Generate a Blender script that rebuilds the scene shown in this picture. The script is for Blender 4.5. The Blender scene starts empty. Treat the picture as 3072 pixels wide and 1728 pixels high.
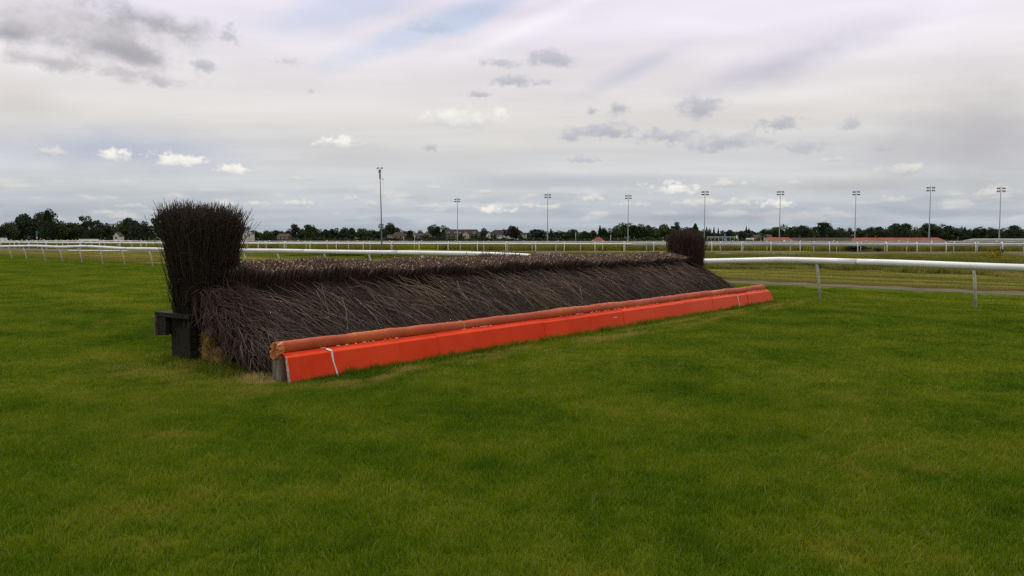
import bpy, math, random
import numpy as np

random.seed(7)
rng = np.random.default_rng(11)
R = math.radians
scene = bpy.context.scene
COL = scene.collection

# ------------------------------------------------------------------ camera
FPX, HCAM, HZ = 2450.0, 1.65, 712.0            # focal length and horizon row, in pixels of the 3072 px photograph
PITCH = math.atan((864 - HZ) / FPX)
cam_data = bpy.data.cameras.new('camera')
cam_data.sensor_width = 36.0
cam_data.lens = FPX / 3072 * 36.0
cam_data.clip_start = 0.1
cam_data.clip_end = 20000
cam = bpy.data.objects.new('camera', cam_data)
COL.objects.link(cam)
cam.location = (0, 0, HCAM)
cam.rotation_euler = (R(90) - PITCH, 0, 0)
scene.camera = cam

# ------------------------------------------------------------------ light
SUN_EL, SUN_AZ = 60.0, -40.0                   # azimuth from +Y towards +X
sun_data = bpy.data.lights.new('sun', 'SUN')
sun_data.energy = 2.2
sun_data.angle = R(14)
sun_data.color = (1.0, 0.96, 0.9)
sun = bpy.data.objects.new('sun', sun_data)
COL.objects.link(sun)
sun.rotation_euler = (R(90 - SUN_EL), 0, R(180) - R(SUN_AZ))
scene.view_settings.view_transform = 'Standard'
scene.view_settings.look = 'None'
scene.view_settings.exposure = 0.0
scene.view_settings.gamma = 1.0
scene.view_settings.use_curve_mapping = False
scene.render.engine = 'CYCLES'
scene.cycles.use_denoising = False
scene.cycles.max_bounces = 6


def ray(px, py):
    x, y = (px - 1536) / FPX, (864 - py) / FPX
    c, s = math.cos(PITCH), math.sin(PITCH)
    return np.array([x, c + y * s, -s + y * c])


def at(px, py, D):
    """Point on the pixel's ray at the distance D ahead of the camera."""
    d = ray(px, py)
    return np.array([0, 0, HCAM]) + d * (D / d[1])


def gnd(px, py, z=0.0):
    d = ray(px, py)
    return np.array([0, 0, HCAM]) + d * ((z - HCAM) / d[2])


def ae(px, py):
    d = ray(px, py)
    return math.atan2(d[0], d[1]), math.asin(d[2] / np.linalg.norm(d))


def lin(r, g, b):
    f = lambda c: (c / 255 / 12.92) if c / 255 <= 0.04045 else ((c / 255 + 0.055) / 1.055) ** 2.4
    return (f(r), f(g), f(b), 1.0)


# ------------------------------------------------------------------ node helper
class NT:
    def __init__(self, tree):
        self.t = tree

    def n(self, kind, ins=None, **props):
        nd = self.t.nodes.new(kind)
        for k, v in props.items():
            setattr(nd, k, v)
        for k, v in (ins or {}).items():
            self.put(nd.inputs[k], v)
        return nd

    def put(self, sock, v):
        if isinstance(v, bpy.types.NodeSocket):
            self.t.links.new(v, sock)
        else:
            sock.default_value = v

    def m(self, op, a, b=0.0, c=0.0, clamp=False):
        nd = self.n('ShaderNodeMath', {0: a, 1: b, 2: c}, operation=op)
        nd.use_clamp = clamp
        return nd.outputs[0]

    def mix(self, f, a, b, blend='MIX'):
        nd = self.n('ShaderNodeMix', None, data_type='RGBA', blend_type=blend)
        self.put(nd.inputs[0], f)
        self.put(nd.inputs[6], a)
        self.put(nd.inputs[7], b)
        return nd.outputs[2]

    def smooth(self, v, lo, hi, a=0.0, b=1.0):
        nd = self.n('ShaderNodeMapRange', {0: v, 1: lo, 2: hi, 3: a, 4: b}, interpolation_type='SMOOTHSTEP')
        return nd.outputs[0]

    def noise(self, vec, scale, detail=3.0, rough=0.55, dim='3D'):
        nd = self.n('ShaderNodeTexNoise', {'Scale': scale, 'Detail': detail, 'Roughness': rough}, noise_dimensions=dim)
        if vec is not None:
            self.put(nd.inputs['Vector'], vec)
        return nd.outputs[0]

    def comb(self, x, y, z=0.0):
        return self.n('ShaderNodeCombineXYZ', {0: x, 1: y, 2: z}).outputs[0]

    def sep(self, v):
        return self.n('ShaderNodeSeparateXYZ', {0: v}).outputs

    def ramp(self, f, stops):
        nd = self.n('ShaderNodeValToRGB', {0: f})
        el = nd.color_ramp.elements
        while len(el) < len(stops):
            el.new(0.5)
        for e, (p, c) in zip(el, stops):
            e.position = p
            e.color = c if len(c) == 4 else (*c, 1.0)
        return nd.outputs[0]


# ------------------------------------------------------------------ world: sky with thin overcast, cumulus and a blue gap
world = bpy.data.worlds.new('World')
scene.world = world
world.use_nodes = True
wt = world.node_tree
wt.nodes.clear()
W = NT(wt)


tc = W.n('ShaderNodeTexCoord')
dx_, dy_, dz_ = W.sep(W.n('ShaderNodeVectorMath', {0: tc.outputs['Generated']}, operation='NORMALIZE').outputs[0])
A_ = W.m('ARCTAN2', dx_, dy_)
E_ = W.m('ARCSINE', dz_)
Edeg = W.m('MULTIPLY', E_, 180 / math.pi)
# even veil of high cloud, its tone by height
veil = W.ramp(W.m('DIVIDE', W.m('ABSOLUTE', Edeg), 40.0), [
    (0.0, lin(174, 183, 193)), (0.05, lin(188, 194, 200)), (0.085, lin(201, 204, 206)), (0.13, lin(210, 211, 213)), (0.2, lin(221, 217, 214)),
    (0.28, lin(229, 224, 228)), (0.35, lin(234, 228, 238)), (0.42, lin(229, 224, 238)), (1.0, lin(224, 222, 230))])
# soft streaks, seen on a level cloud sheet
zc = W.m('ADD', W.m('MAXIMUM', dz_, 0.0), 0.07)
sv = W.comb(W.m('DIVIDE', dx_, zc), W.m('DIVIDE', dy_, zc), 0.0)
svr = W.n('ShaderNodeMapping', {'Vector': sv, 'Rotation': (0, 0, R(38)), 'Scale': (0.55, 1.5, 1.0)}).outputs[0]
st1 = W.noise(svr, 0.62, 4.0, 0.5)
band = W.noise(W.comb(W.m('MULTIPLY', A_, 1.3), W.m('MULTIPLY', E_, 9.0), 3.1), 2.6, 3.0, 0.5)
k1 = W.smooth(st1, 0.3, 0.72, 0.95, 1.11)
k2 = W.smooth(band, 0.3, 0.7, 0.95, 1.06)
kk = W.m('MULTIPLY', k1, k2)
sky_col = W.mix(1.0, veil, W.comb(W.m('MULTIPLY', kk, 0.995), kk, W.m('ADD', W.m('MULTIPLY', kk, 0.93), 0.07)), 'MULTIPLY')
# far rows of small cloud low over the horizon
lowv = W.comb(W.m('MULTIPLY', A_, 1.0), W.m('MULTIPLY', E_, 3.6), 7.7)
lown = W.noise(lowv, 17.0, 4.0, 0.55)
lowm = W.m('MULTIPLY', W.smooth(lown, 0.53, 0.68), W.m('MULTIPLY', W.smooth(Edeg, 0.6, 1.6), W.smooth(Edeg, 4.6, 2.6)))
sky_col = W.mix(W.m('MULTIPLY', lowm, 0.75), sky_col, lin(220, 219, 216))
lown2 = W.noise(W.comb(A_, W.m('MULTIPLY', E_, 6.0), 2.2), 10.0, 3.0, 0.5)
sky_col = W.mix(W.m('MULTIPLY', W.smooth(lown2, 0.5, 0.66), W.m('MULTIPLY', W.smooth(Edeg, 4.2, 1.0), 0.5)), sky_col, lin(160, 170, 186))

WH, CR, GB = lin(247, 244, 237), lin(230, 226, 219), lin(172, 178, 188)


V_ = W.comb(A_, E_, 0.0)
VN = W.comb(A_, W.m('MULTIPLY', E_, 1.5), 4.2)
NOISES = [(f, W.noise(VN, f, d, 0.63)) for f, d in ((9.0, 4.0), (18.0, 5.0), (36.0, 5.0), (68.0, 4.5), (120.0, 4.0))]
plain_sky = sky_col


def cloud(cx, cy, hw, hh, top, bot, alpha=1.0, ang=0.0, freq=None, amp=1.6, soft=0.4, flat=1.6, mask_only=False):
    """One cloud of the view: a noisy ellipse round a direction of the sky, paler on top."""
    global sky_col, V_
    a0, e0 = ae(cx, cy)
    ra, re_ = abs(ae(cx + hw, cy)[0] - a0), abs(ae(cx, cy - hh)[1] - e0)
    f = freq or 0.85 / re_
    nz = min(NOISES, key=lambda t: abs(math.log(t[0] / f)))[1]
    if ang:
        P = W.n('ShaderNodeMapping', {'Vector': V_, 'Location': (a0, e0, 0), 'Rotation': (0, 0, R(ang)), 'Scale': (ra, re_, 1.0)}, vector_type='TEXTURE').outputs[0]
    else:
        P = W.n('ShaderNodeVectorMath', {0: V_, 1: (1 / ra, 1 / re_, 0), 2: (-a0 / ra, -e0 / re_, 0)}, operation='MULTIPLY_ADD').outputs[0]
    Z = W.sep(P)
    if flat > 1.05:
        ln = W.n('ShaderNodeVectorMath', {0: W.comb(Z[0], W.m('MAXIMUM', Z[1], W.m('MULTIPLY', Z[1], -flat)), 0.0)}, operation='LENGTH').outputs['Value']
    else:
        ln = W.n('ShaderNodeVectorMath', {0: P}, operation='LENGTH').outputs['Value']
    fld = W.m('SUBTRACT', W.m('MULTIPLY_ADD', nz, amp, 0.85 - 0.5 * amp), ln)
    mask = W.smooth(fld, 0.0, soft, 0.0, alpha)
    # the direction is handed on from cloud to cloud, so that they are worked out one after another
    V_ = W.n('ShaderNodeVectorMath', {0: W.comb(mask, mask, 0.0), 1: (1e-7, 1e-7, 0), 2: V_}, operation='MULTIPLY_ADD').outputs[0]
    if mask_only:
        return mask
    sh = W.smooth(W.m('MULTIPLY_ADD', nz, 1.5, W.m('SUBTRACT', Z[1], 0.75)), -0.55, 0.5)
    sky_col = W.mix(mask, sky_col, W.mix(sh, bot, top))
    return mask


# a gap of clear sky at the top
gap_masks = []
for x, y, w, h, an, al in [(1000, 38, 430, 100, 14, .40), (1400, 48, 290, 78, 20, .58), (1230, 105, 400, 74, 20, .46)]:
    gap_masks.append(cloud(x, y, w, h, WH, WH, al, an, 9, 1.0, 0.7, 1.0, True))
gm = W.m('MAXIMUM', W.m('MAXIMUM', gap_masks[0], gap_masks[1]), gap_masks[2])
# wide soft tones of the veil
for c in [
    (2950, 400, 620, 330, lin(182, 178, 184), lin(168, 168, 176), 0.8, 0, 3, 0.9, 1.1, 1.0),
    (2350, 190, 620, 100, lin(196, 191, 208), lin(188, 188, 206), 0.8, 16, 5, 1.0, 1.0, 1.0),
    (1900, 210, 330, 60, lin(197, 198, 216), lin(192, 196, 214), 0.7, 24, 6, 1.0, 0.9, 1.0),
    (360, 450, 640, 130, lin(182, 187, 207), lin(168, 178, 196), 0.9, 0, 4, 0.9, 1.0, 1.0),
    (60, 300, 330, 150, lin(203, 196, 192), lin(190, 186, 184), 0.6, 0, 4, 0.8, 1.1, 1.0),
    (1560, 95, 520, 55, lin(250, 246, 252), lin(244, 240, 247), 0.95, 21, 5, 1.0, 1.0, 1.0),
    (1150, 240, 600, 110, lin(236, 231, 236), lin(230, 227, 230), 0.6, 6, 4, 0.9, 1.1, 1.0),
    (1500, 430, 500, 60, lin(226, 222, 216), lin(220, 216, 210), 0.5, 4, 5, 0.9, 1.0, 1.0),
    (1700, 540, 650, 46, lin(186, 192, 200), lin(178, 186, 196), 0.65, 0, 6, 1.0, 0.9, 1.0),
    (2500, 560, 520, 50, lin(186, 182, 182), lin(170, 172, 178), 0.55, 0, 6, 1.0, 0.9, 1.0),
    (2200, 650, 900, 34, lin(160, 166, 178), lin(158, 166, 177), 0.6, 0, 6, 0.9, 1.0, 1.0),
]:
    cloud(*c[:4], c[4], c[5], c[6], c[7], c[8], c[9], c[10], c[11])
# heavy grey cloud, upper left
D1, D2, D3 = lin(152, 153, 161), lin(146, 150, 158), lin(196, 190, 194)
for c in [
    (170, 85, 600, 195, lin(203, 197, 201), lin(180, 178, 184), 0.85, -8, 18, 1.3, 1.1),
    (330, 70, 380, 125, lin(188, 184, 189), lin(166, 166, 173), 0.7, -10, 18, 1.5, 1.1),
    (430, 55, 330, 82, lin(172, 170, 177), D1, 0.95, -11, 18, 1.6, 1.0),
    (40, 102, 270, 76, lin(172, 170, 176), D2, 0.95, -5, 18, 1.6, 1.0),
    (370, 150, 300, 58, lin(176, 174, 180), lin(157, 158, 166), 0.92, -9, 18, 1.8, 1.0),
    (140, 185, 250, 46, lin(196, 190, 192), lin(172, 172, 177), 0.85, -4, 36, 1.8, 1.0),
    (370, 215, 240, 44, lin(200, 195, 198), lin(182, 180, 186), 0.85, -7, 36, 1.9, 1.0),
    (470, 240, 58, 34, lin(200, 196, 201), lin(186, 185, 193), 0.85, -20, None, 2.2, 0.8),
]:
    cloud(c[0], c[1], c[2], c[3], c[4], c[5], c[6], c[7], c[8], c[9], c[10], 1.1)
# grey cloudlets
G1, G2 = lin(194, 194, 202), lin(173, 176, 187)
for x, y, w, h, al in [(1655, 180, 88, 36, .75), (1490, 190, 74, 18, .6), (1555, 243, 104, 22, .7), (1435, 283, 46, 14, .65), (1850, 326, 44, 20, .8),
                       (1776, 333, 22, 14, .7), (2095, 330, 98, 38, .9), (2332, 374, 82, 30, .9), (2556, 374, 42, 24, .6), (1820, 396, 118, 26, .85),
                       (1706, 413, 40, 20, .75), (1995, 414, 110, 27, .8), (2190, 428, 165, 34, .75), (2415, 440, 90, 26, .5), (1745, 479, 60, 14, .5),
                       (1293, 443, 28, 14, .6), (690, 108, 38, 34, .6), (612, 196, 44, 26, .7), (935, 274, 18, 10, .5), (2640, 446, 44, 12, .4), (860, 183, 60, 14, .3),
                       (1290, 88, 90, 22, .35)]:
    cloud(x, y, w * 1.25, h * 1.4, G1, G2, min(1.0, al + 0.15), 0, None, 2.4, 0.8, 1.3)
# cumulus with lit tops
for x, y, w, h, al, b in [(148, 458, 54, 22, .7, 0), (350, 474, 76, 30, 1, 1), (522, 486, 90, 30, 1, 1), (698, 514, 56, 22, 1, 1), (1012, 434, 90, 26, .9, 1),
                          (1385, 364, 150, 40, .9, 1), (2016, 572, 92, 26, 1, 1), (2180, 556, 76, 20, .8, 0), (2712, 512, 110, 30, .75, 0), (2970, 584, 72, 26, .7, 0),
                          (898, 613, 58, 15, .9, 0), (762, 614, 44, 12, .8, 0), (666, 613, 56, 15, .9, 0), (1056, 597, 30, 11, .8, 0), (1490, 632, 66, 18, .9, 1),
                          (1602, 620, 60, 15, .85, 0), (1780, 600, 50, 16, .8, 0), (1660, 623, 40, 12, .8, 0), (2085, 612, 84, 18, .85, 0), (2335, 616, 64, 18, .85, 1),
                          (2215, 612, 84, 17, .75, 0), (1456, 578, 38, 11, .6, 0), (1300, 564, 28, 8, .6, 0), (2500, 481, 46, 12, .5, 0), (2680, 602, 60, 15, .6, 0),
                          (1110, 614, 34, 10, .6, 0), (540, 622, 60, 12, .5, 0), (395, 620, 60, 10, .4, 0), (1290, 620, 50, 11, .6, 0), (1900, 616, 60, 12, .6, 0),
                          (1575, 583, 12, 8, .8, 0), (880, 536, 22, 8, .5, 0), (935, 537, 22, 7, .4, 0), (2380, 551, 40, 11, .5, 0)]:
    cloud(x, y, w * 1.2, h * 1.35, WH if b else CR, lin(196, 198, 202) if b else GB, al, 0, None, 2.5, 0.6, 2.0)
nis = W.n('ShaderNodeTexSky', sky_type='NISHITA', sun_disc=False, sun_elevation=R(SUN_EL), sun_rotation=R(SUN_AZ), altitude=20.0, air_density=1.0, dust_density=1.4, ozone_density=1.0)
bg_sky = W.n('ShaderNodeBackground', {'Color': nis.outputs[0], 'Strength': 0.12})
bg_cloud = W.n('ShaderNodeBackground', {'Color': sky_col, 'Strength': 1.0})
mixw = W.n('ShaderNodeMixShader', {0: W.m('SUBTRACT', 1.0, gm), 1: bg_sky.outputs[0], 2: bg_cloud.outputs[0]})
# the single clouds all stand in one sector of the sky; elsewhere only the veil with its streaks is worked out
inside = W.m('MULTIPLY', W.m('LESS_THAN', W.m('ABSOLUTE', A_), 1.15), W.m('LESS_THAN', W.m('ABSOLUTE', W.m('SUBTRACT', E_, 0.2)), 0.25))
bg_plain = W.n('ShaderNodeBackground', {'Color': plain_sky, 'Strength': 1.0})
mixw = W.n('ShaderNodeMixShader', {0: inside, 1: bg_plain.outputs[0], 2: mixw.outputs[0]})
W.n('ShaderNodeOutputWorld', {'Surface': mixw.outputs[0]})
world.cycles.sampling_method = 'MANUAL'
world.cycles.sample_map_resolution = 512


# ------------------------------------------------------------------ mesh helpers
class MB:
    def __init__(self):
        self.v, self.f = [], []

    def add(self, vs, fs):
        o = len(self.v)
        self.v += [tuple(map(float, p)) for p in vs]
        self.f += [tuple(i + o for i in q) for q in fs]
        return self

    def box(self, c, s, rz=0.0):
        x, y, z = (k / 2 for k in s)
        ca, sa = math.cos(rz), math.sin(rz)
        vs = []
        for dx, dy, dz in [(-x, -y, -z), (x, -y, -z), (x, y, -z), (-x, y, -z), (-x, -y, z), (x, -y, z), (x, y, z), (-x, y, z)]:
            vs.append((c[0] + dx * ca - dy * sa, c[1] + dx * sa + dy * ca, c[2] + dz))
        return self.add(vs, [(0, 3, 2, 1), (4, 5, 6, 7), (0, 1, 5, 4), (1, 2, 6, 5), (2, 3, 7, 6), (3, 0, 4, 7)])

    def tube(self, pts, r, sides=8, cap=True, squash=1.0):
        pts = [np.array(p, float) for p in pts]
        rs = r if hasattr(r, '__len__') else [r] * len(pts)
        vs, fs = [], []
        for i, p in enumerate(pts):
            t = pts[min(i + 1, len(pts) - 1)] - pts[max(i - 1, 0)]
            t /= np.linalg.norm(t)
            ref = np.array([0, 0, 1.0]) if abs(t[2]) < 0.9 else np.array([0, 1.0, 0])
            s = np.cross(t, ref); s /= np.linalg.norm(s)
            b = np.cross(s, t)
            for k in range(sides):
                a = 2 * math.pi * k / sides
                vs.append(p + rs[i] * (math.cos(a) * s + math.sin(a) * squash * b))
        for i in range(len(pts) - 1):
            for k in range(sides):
                k2 = (k + 1) % sides
                fs.append((i * sides + k, i * sides + k2, (i + 1) * sides + k2, (i + 1) * sides + k))
        if cap:
            fs.append(tuple(range(sides))[::-1])
            fs.append(tuple((len(pts) - 1) * sides + k for k in range(sides)))
        return self.add(vs, fs)

    def prism(self, prof, x0, x1):
        """profile of (y, z) swept along x"""
        n = len(prof)
        vs = [(x0, y, z) for y, z in prof] + [(x1, y, z) for y, z in prof]
        fs = [tuple(range(n)), tuple(range(2 * n - 1, n - 1, -1))]
        fs += [(i, i + n, (i + 1) % n + n, (i + 1) % n) for i in range(n)]
        return self.add(vs, fs)

    def build(self, name, material, parent=None, smooth=False):
        me = bpy.data.meshes.new(name)
        me.from_pydata(self.v, [], self.f)
        me.update()
        if smooth:
            me.polygons.foreach_set('use_smooth', [True] * len(me.polygons))
        me.materials.append(material)
        return link(name, me, parent)


def link(name, data, parent=None):
    o = bpy.data.objects.new(name, data)
    COL.objects.link(o)
    if parent is not None:
        o.parent = parent
    return o


def tag(o, label=None, cat=None, group=None, kind=None):
    for k, v in (('label', label), ('category', cat), ('group', group), ('kind', kind)):
        if v:
            o[k] = v
    return o


def thing(name, label, cat, loc=(0, 0, 0), rz=0.0, group=None):
    o = link(name, None)
    o.location = tuple(map(float, loc))
    o.rotation_euler = (0, 0, rz)
    return tag(o, label, cat, group)


def raw_mesh(name, verts, quads=None, tris=None, attrs=None, material=None):
    """Fast mesh from numpy arrays, with float point attributes."""
    me = bpy.data.meshes.new(name)
    nq = 0 if quads is None else len(quads)
    nt = 0 if tris is None else len(tris)
    me.vertices.add(len(verts))
    me.vertices.foreach_set('co', np.asarray(verts, np.float32).ravel())
    loops = np.concatenate(([quads.ravel()] if nq else []) + ([tris.ravel()] if nt else [])).astype(np.int32)
    me.loops.add(len(loops))
    me.loops.foreach_set('vertex_index', loops)
    me.polygons.add(nq + nt)
    starts = np.concatenate((np.arange(nq) * 4, nq * 4 + np.arange(nt) * 3)).astype(np.int32)
    me.polygons.foreach_set('loop_start', starts)
    for k, a in (attrs or {}).items():
        at_ = me.attributes.new(k, 'FLOAT', 'POINT')
        at_.data.foreach_set('value', np.asarray(a, np.float32))
    me.update(calc_edges=True)
    me.validate()
    if material:
        me.materials.append(material)
    return me


def twig_mesh(name, base, tip, bend, r0, r1, tone, segs, material, cap=True):
    N = len(base)
    ax = tip - base
    ax /= np.linalg.norm(ax, axis=1, keepdims=True) + 1e-9
    ref = rng.normal(size=(N, 3))
    s = np.cross(ax, ref); s /= np.linalg.norm(s, axis=1, keepdims=True) + 1e-9
    b = np.cross(s, ax)
    V = np.zeros((N, segs + 1, 3, 3))
    for i in range(segs + 1):
        t = i / segs
        c = base * (1 - t) + tip * t + bend * (4 * t * (1 - t))
        r = (r0 * (1 - t) + r1 * t)[:, None]
        for k in range(3):
            a = 2 * math.pi * k / 3
            V[:, i, k] = c + r * (math.cos(a) * s + math.sin(a) * b)
    idx = np.arange(N * (segs + 1) * 3).reshape(N, segs + 1, 3)
    q = [np.stack([idx[:, i, k], idx[:, i, (k + 1) % 3], idx[:, i + 1, (k + 1) % 3], idx[:, i + 1, k]], 1) for i in range(segs) for k in range(3)]
    quads = np.concatenate(q)
    tris = idx[:, segs, :].copy() if cap else None
    along = np.broadcast_to(np.linspace(0, 1, segs + 1)[None, :, None], (N, segs + 1, 3)).ravel()
    tn = np.repeat(tone, (segs + 1) * 3)
    return raw_mesh(name, V.reshape(-1, 3), quads, tris, {'tone': tn, 'along': along}, material)


# ------------------------------------------------------------------ materials
def mat(name, build, rough=0.8, spec=0.3):
    m = bpy.data.materials.new(name)
    m.use_nodes = True
    N = NT(m.node_tree)
    b = m.node_tree.nodes['Principled BSDF']
    b.inputs['Roughness'].default_value = rough
    b.inputs['Specular IOR Level'].default_value = spec
    out = build(N, b)
    if out is not None:
        N.put(b.inputs['Base Color'], out)
    return m


def speckled(name, c0, c1, scale=6.0, rough=0.7, spec=0.3, bump=0.0, detail=4.0, stretch=None):
    def f(N, b):
        v = N.n('ShaderNodeTexCoord').outputs['Object']
        if stretch:
            v = N.n('ShaderNodeMapping', {'Vector': v, 'Scale': stretch}).outputs[0]
        n = N.noise(v, scale, detail, 0.6)
        if bump:
            N.put(b.inputs['Normal'], N.n('ShaderNodeBump', {'Strength': bump, 'Distance': 0.02, 'Height': n}).outputs[0])
        return N.mix(N.smooth(n, 0.3, 0.7), (*c0, 1), (*c1, 1))
    return mat(name, f, rough, spec)


P0 = gnd(873, 1153)
P1 = gnd(2325, 907)
LEN = float(np.linalg.norm(P1 - P0))
FANG = math.atan2(P1[1] - P0[1], P1[0] - P0[0])


def ground_colour(N, blades):
    """Colour of what grows at a place: mown turf, then dry mown verge, then rough meadow further from the course."""
    p = N.n('ShaderNodeNewGeometry').outputs['Position']
    x, y, z = N.sep(p)
    flat = N.comb(x, y, 0.0)
    big = N.noise(flat, 0.11, 3.0, 0.5)
    mid = N.noise(flat, 0.75, 3.0, 0.55)
    fine = N.noise(flat, 3.4, 3.0, 0.6)
    # along the course the mower leaves faint long bands
    w0 = N.m('DIVIDE', N.m('SUBTRACT', N.m('ADD', x, y), 28.3), 1.4142)
    u0 = N.m('DIVIDE', N.m('SUBTRACT', x, y), 1.4142)
    bands = N.noise(N.comb(N.m('MULTIPLY', w0, 1.0), N.m('MULTIPLY', u0, 0.06), 0.0), 0.55, 2.0, 0.5)
    t = N.m('ADD', N.m('ADD', N.m('MULTIPLY', big, 0.45), N.m('MULTIPLY', mid, 0.75)), N.m('ADD', N.m('MULTIPLY', fine, 0.45), N.m('MULTIPLY', bands, 0.35)))
    turf = N.ramp(N.m('DIVIDE', t, 2.0), [(0.40, (0.052, 0.106, 0.003)), (0.465, (0.090, 0.144, 0.004)), (0.53, (0.136, 0.180, 0.008)), (0.61, (0.205, 0.210, 0.020))])
    dryspot = N.m('MULTIPLY', N.smooth(N.noise(flat, 0.55, 4.0, 0.62), 0.57, 0.72), N.smooth(fine, 0.35, 0.65))
    turf = N.mix(N.m('MULTIPLY', dryspot, 0.75), turf, (0.24, 0.195, 0.035, 1))
    # worn strip in front of the take-off board and at the fence end
    rx, ry = N.m('SUBTRACT', x, float(P0[0])), N.m('SUBTRACT', y, float(P0[1]))
    fu = N.m('ADD', N.m('MULTIPLY', rx, math.cos(FANG)), N.m('MULTIPLY', ry, math.sin(FANG)))
    fv = N.m('SUBTRACT', N.m('MULTIPLY', ry, math.cos(FANG)), N.m('MULTIPLY', rx, math.sin(FANG)))
    patchy = N.smooth(N.noise(N.comb(N.m('MULTIPLY', fu, 0.7), N.m('MULTIPLY', fv, 2.4), 1.0), 1.7, 4.0, 0.6), 0.44, 0.62)
    strip_ = N.m('MULTIPLY', N.m('MULTIPLY', N.smooth(fv, -1.15, -0.5), N.smooth(fv, -0.10, -0.28)), N.m('MULTIPLY', N.smooth(fu, -0.3, 0.5), N.smooth(fu, 19.0, 14.0)))
    ends = N.m('MULTIPLY', N.m('MULTIPLY', N.smooth(fu, -1.6, -0.2), N.smooth(fu, 0.2, -0.1)), N.m('MULTIPLY', N.smooth(fv, -0.8, 0.0), N.smooth(fv, 3.6, 2.2)))
    turf = N.mix(N.m('MULTIPLY', patchy, N.m('MAXIMUM', N.m('MULTIPLY', strip_, 0.8), N.m('MULTIPLY', ends, 0.6))), turf, (0.30, 0.235, 0.065, 1))
    bare = N.m('MULTIPLY', N.smooth(N.m('ABSOLUTE', N.m('ADD', fu, 0.12)), 0.28, 0.12), N.smooth(N.m('ABSOLUTE', N.m('SUBTRACT', fv, 0.38)), 0.36, 0.16))
    turf = N.mix(N.m('MULTIPLY', bare, 0.85), turf, (0.36, 0.27, 0.12, 1))
    w = N.m('ADD', w0, N.m('MULTIPLY', N.m('SUBTRACT', big, 0.5), 2.0))
    w = N.m('ADD', w, N.smooth(u0, -30.0, -58.0, 0.0, 7.5))      # far to the left the dry verge comes up to the rail
    verge = N.mix(N.smooth(mid, 0.3, 0.7), (0.20, 0.215, 0.035, 1), (0.34, 0.29, 0.085, 1))
    swath = N.noise(N.comb(w0, N.m('MULTIPLY', u0, 0.05), 2.0), 1.1, 3.0, 0.6)
    verge = N.mix(N.smooth(swath, 0.42, 0.6), verge, N.mix(fine, (0.10, 0.125, 0.018, 1), (0.20, 0.17, 0.045, 1)))
    dryedge = N.mix(mid, (0.14, 0.12, 0.03, 1), (0.22, 0.175, 0.06, 1))
    verge = N.mix(N.smooth(w, 11.0, 8.6), verge, dryedge)
    green = N.mix(N.smooth(mid, 0.35, 0.65), (0.085, 0.125, 0.014, 1), (0.17, 0.19, 0.03, 1))
    tan = N.mix(N.smooth(mid, 0.3, 0.7), (0.15, 0.168, 0.020, 1), (0.27, 0.225, 0.045, 1))
    tan = N.mix(N.smooth(big, 0.52, 0.64), tan, (0.24, 0.27, 0.02, 1))
    c = N.mix(N.smooth(w, 7.0, 7.8), turf, verge)
    c = N.mix(N.smooth(w, 20.0, 22.5), c, green)
    c = N.mix(N.smooth(w, 27.0, 33.0), c, tan)
    return c


def f_ground(N, b):
    return N.mix(1.0, ground_colour(N, False), (0.62, 0.62, 0.62, 1), 'MULTIPLY')  # evenly darkened: self-shadow of the blades put into the ground colour


M_ground = mat('turf_soil', f_ground, 0.95, 0.05)


def grass_mat(name, tint_lo, tint_hi, straw=0.12):
    m = bpy.data.materials.new(name)
    m.use_nodes = True
    nt = m.node_tree
    nt.nodes.clear()
    N = NT(nt)
    c = ground_colour(N, True)
    tone = N.n('ShaderNodeAttribute', attribute_name='tone').outputs['Fac']
    tint = N.mix(tone, (*tint_lo, 1), (*tint_hi, 1))
    c = N.mix(1.0, c, tint, 'MULTIPLY')
    c = N.mix(N.m('MULTIPLY', N.smooth(tone, 1.0 - straw, 1.0 - straw * 0.5), 0.8), c, (0.30, 0.27, 0.11, 1))
    d = N.n('ShaderNodeBsdfDiffuse', {'Color': c})
    t = N.n('ShaderNodeBsdfTranslucent', {'Color': c})
    g = N.n('ShaderNodeBsdfGlossy', {'Color': (0.5, 0.5, 0.5, 1), 'Roughness': 0.45})
    mx = N.n('ShaderNodeMixShader', {0: 0.35, 1: d.outputs[0], 2: t.outputs[0]})
    mx2 = N.n('ShaderNodeMixShader', {0: 0.012, 1: mx.outputs[0], 2: g.outputs[0]})
    N.n('ShaderNodeOutputMaterial', {'Surface': mx2.outputs[0]})
    return m


M_blade = grass_mat('turf_blade', (0.8, 0.88, 0.7), (1.75, 1.65, 1.5))
M_meadow = grass_mat('meadow_blade', (0.65, 0.68, 0.6), (1.3, 1.25, 1.2), 0.10)


def twig_material(name, dark, light, pale, tip=0.985):
    def f(N, b):
        tone = N.n('ShaderNodeAttribute', attribute_name='tone').outputs['Fac']
        al = N.n('ShaderNodeAttribute', attribute_name='along').outputs['Fac']
        n = N.noise(N.n('ShaderNodeTexCoord').outputs['Object'], 2.2, 3.0)
        c = N.mix(N.m('MULTIPLY', tone, N.smooth(n, 0.25, 0.7, 0.5, 1.1)), (*dark, 1), (*light, 1))
        return N.mix(N.smooth(al, tip, tip + 0.01), c, N.mix(N.smooth(tone, 0.66, 0.9), (*light, 1), (*pale, 1)))
    return mat(name, f, 0.75, 0.25)


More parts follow.
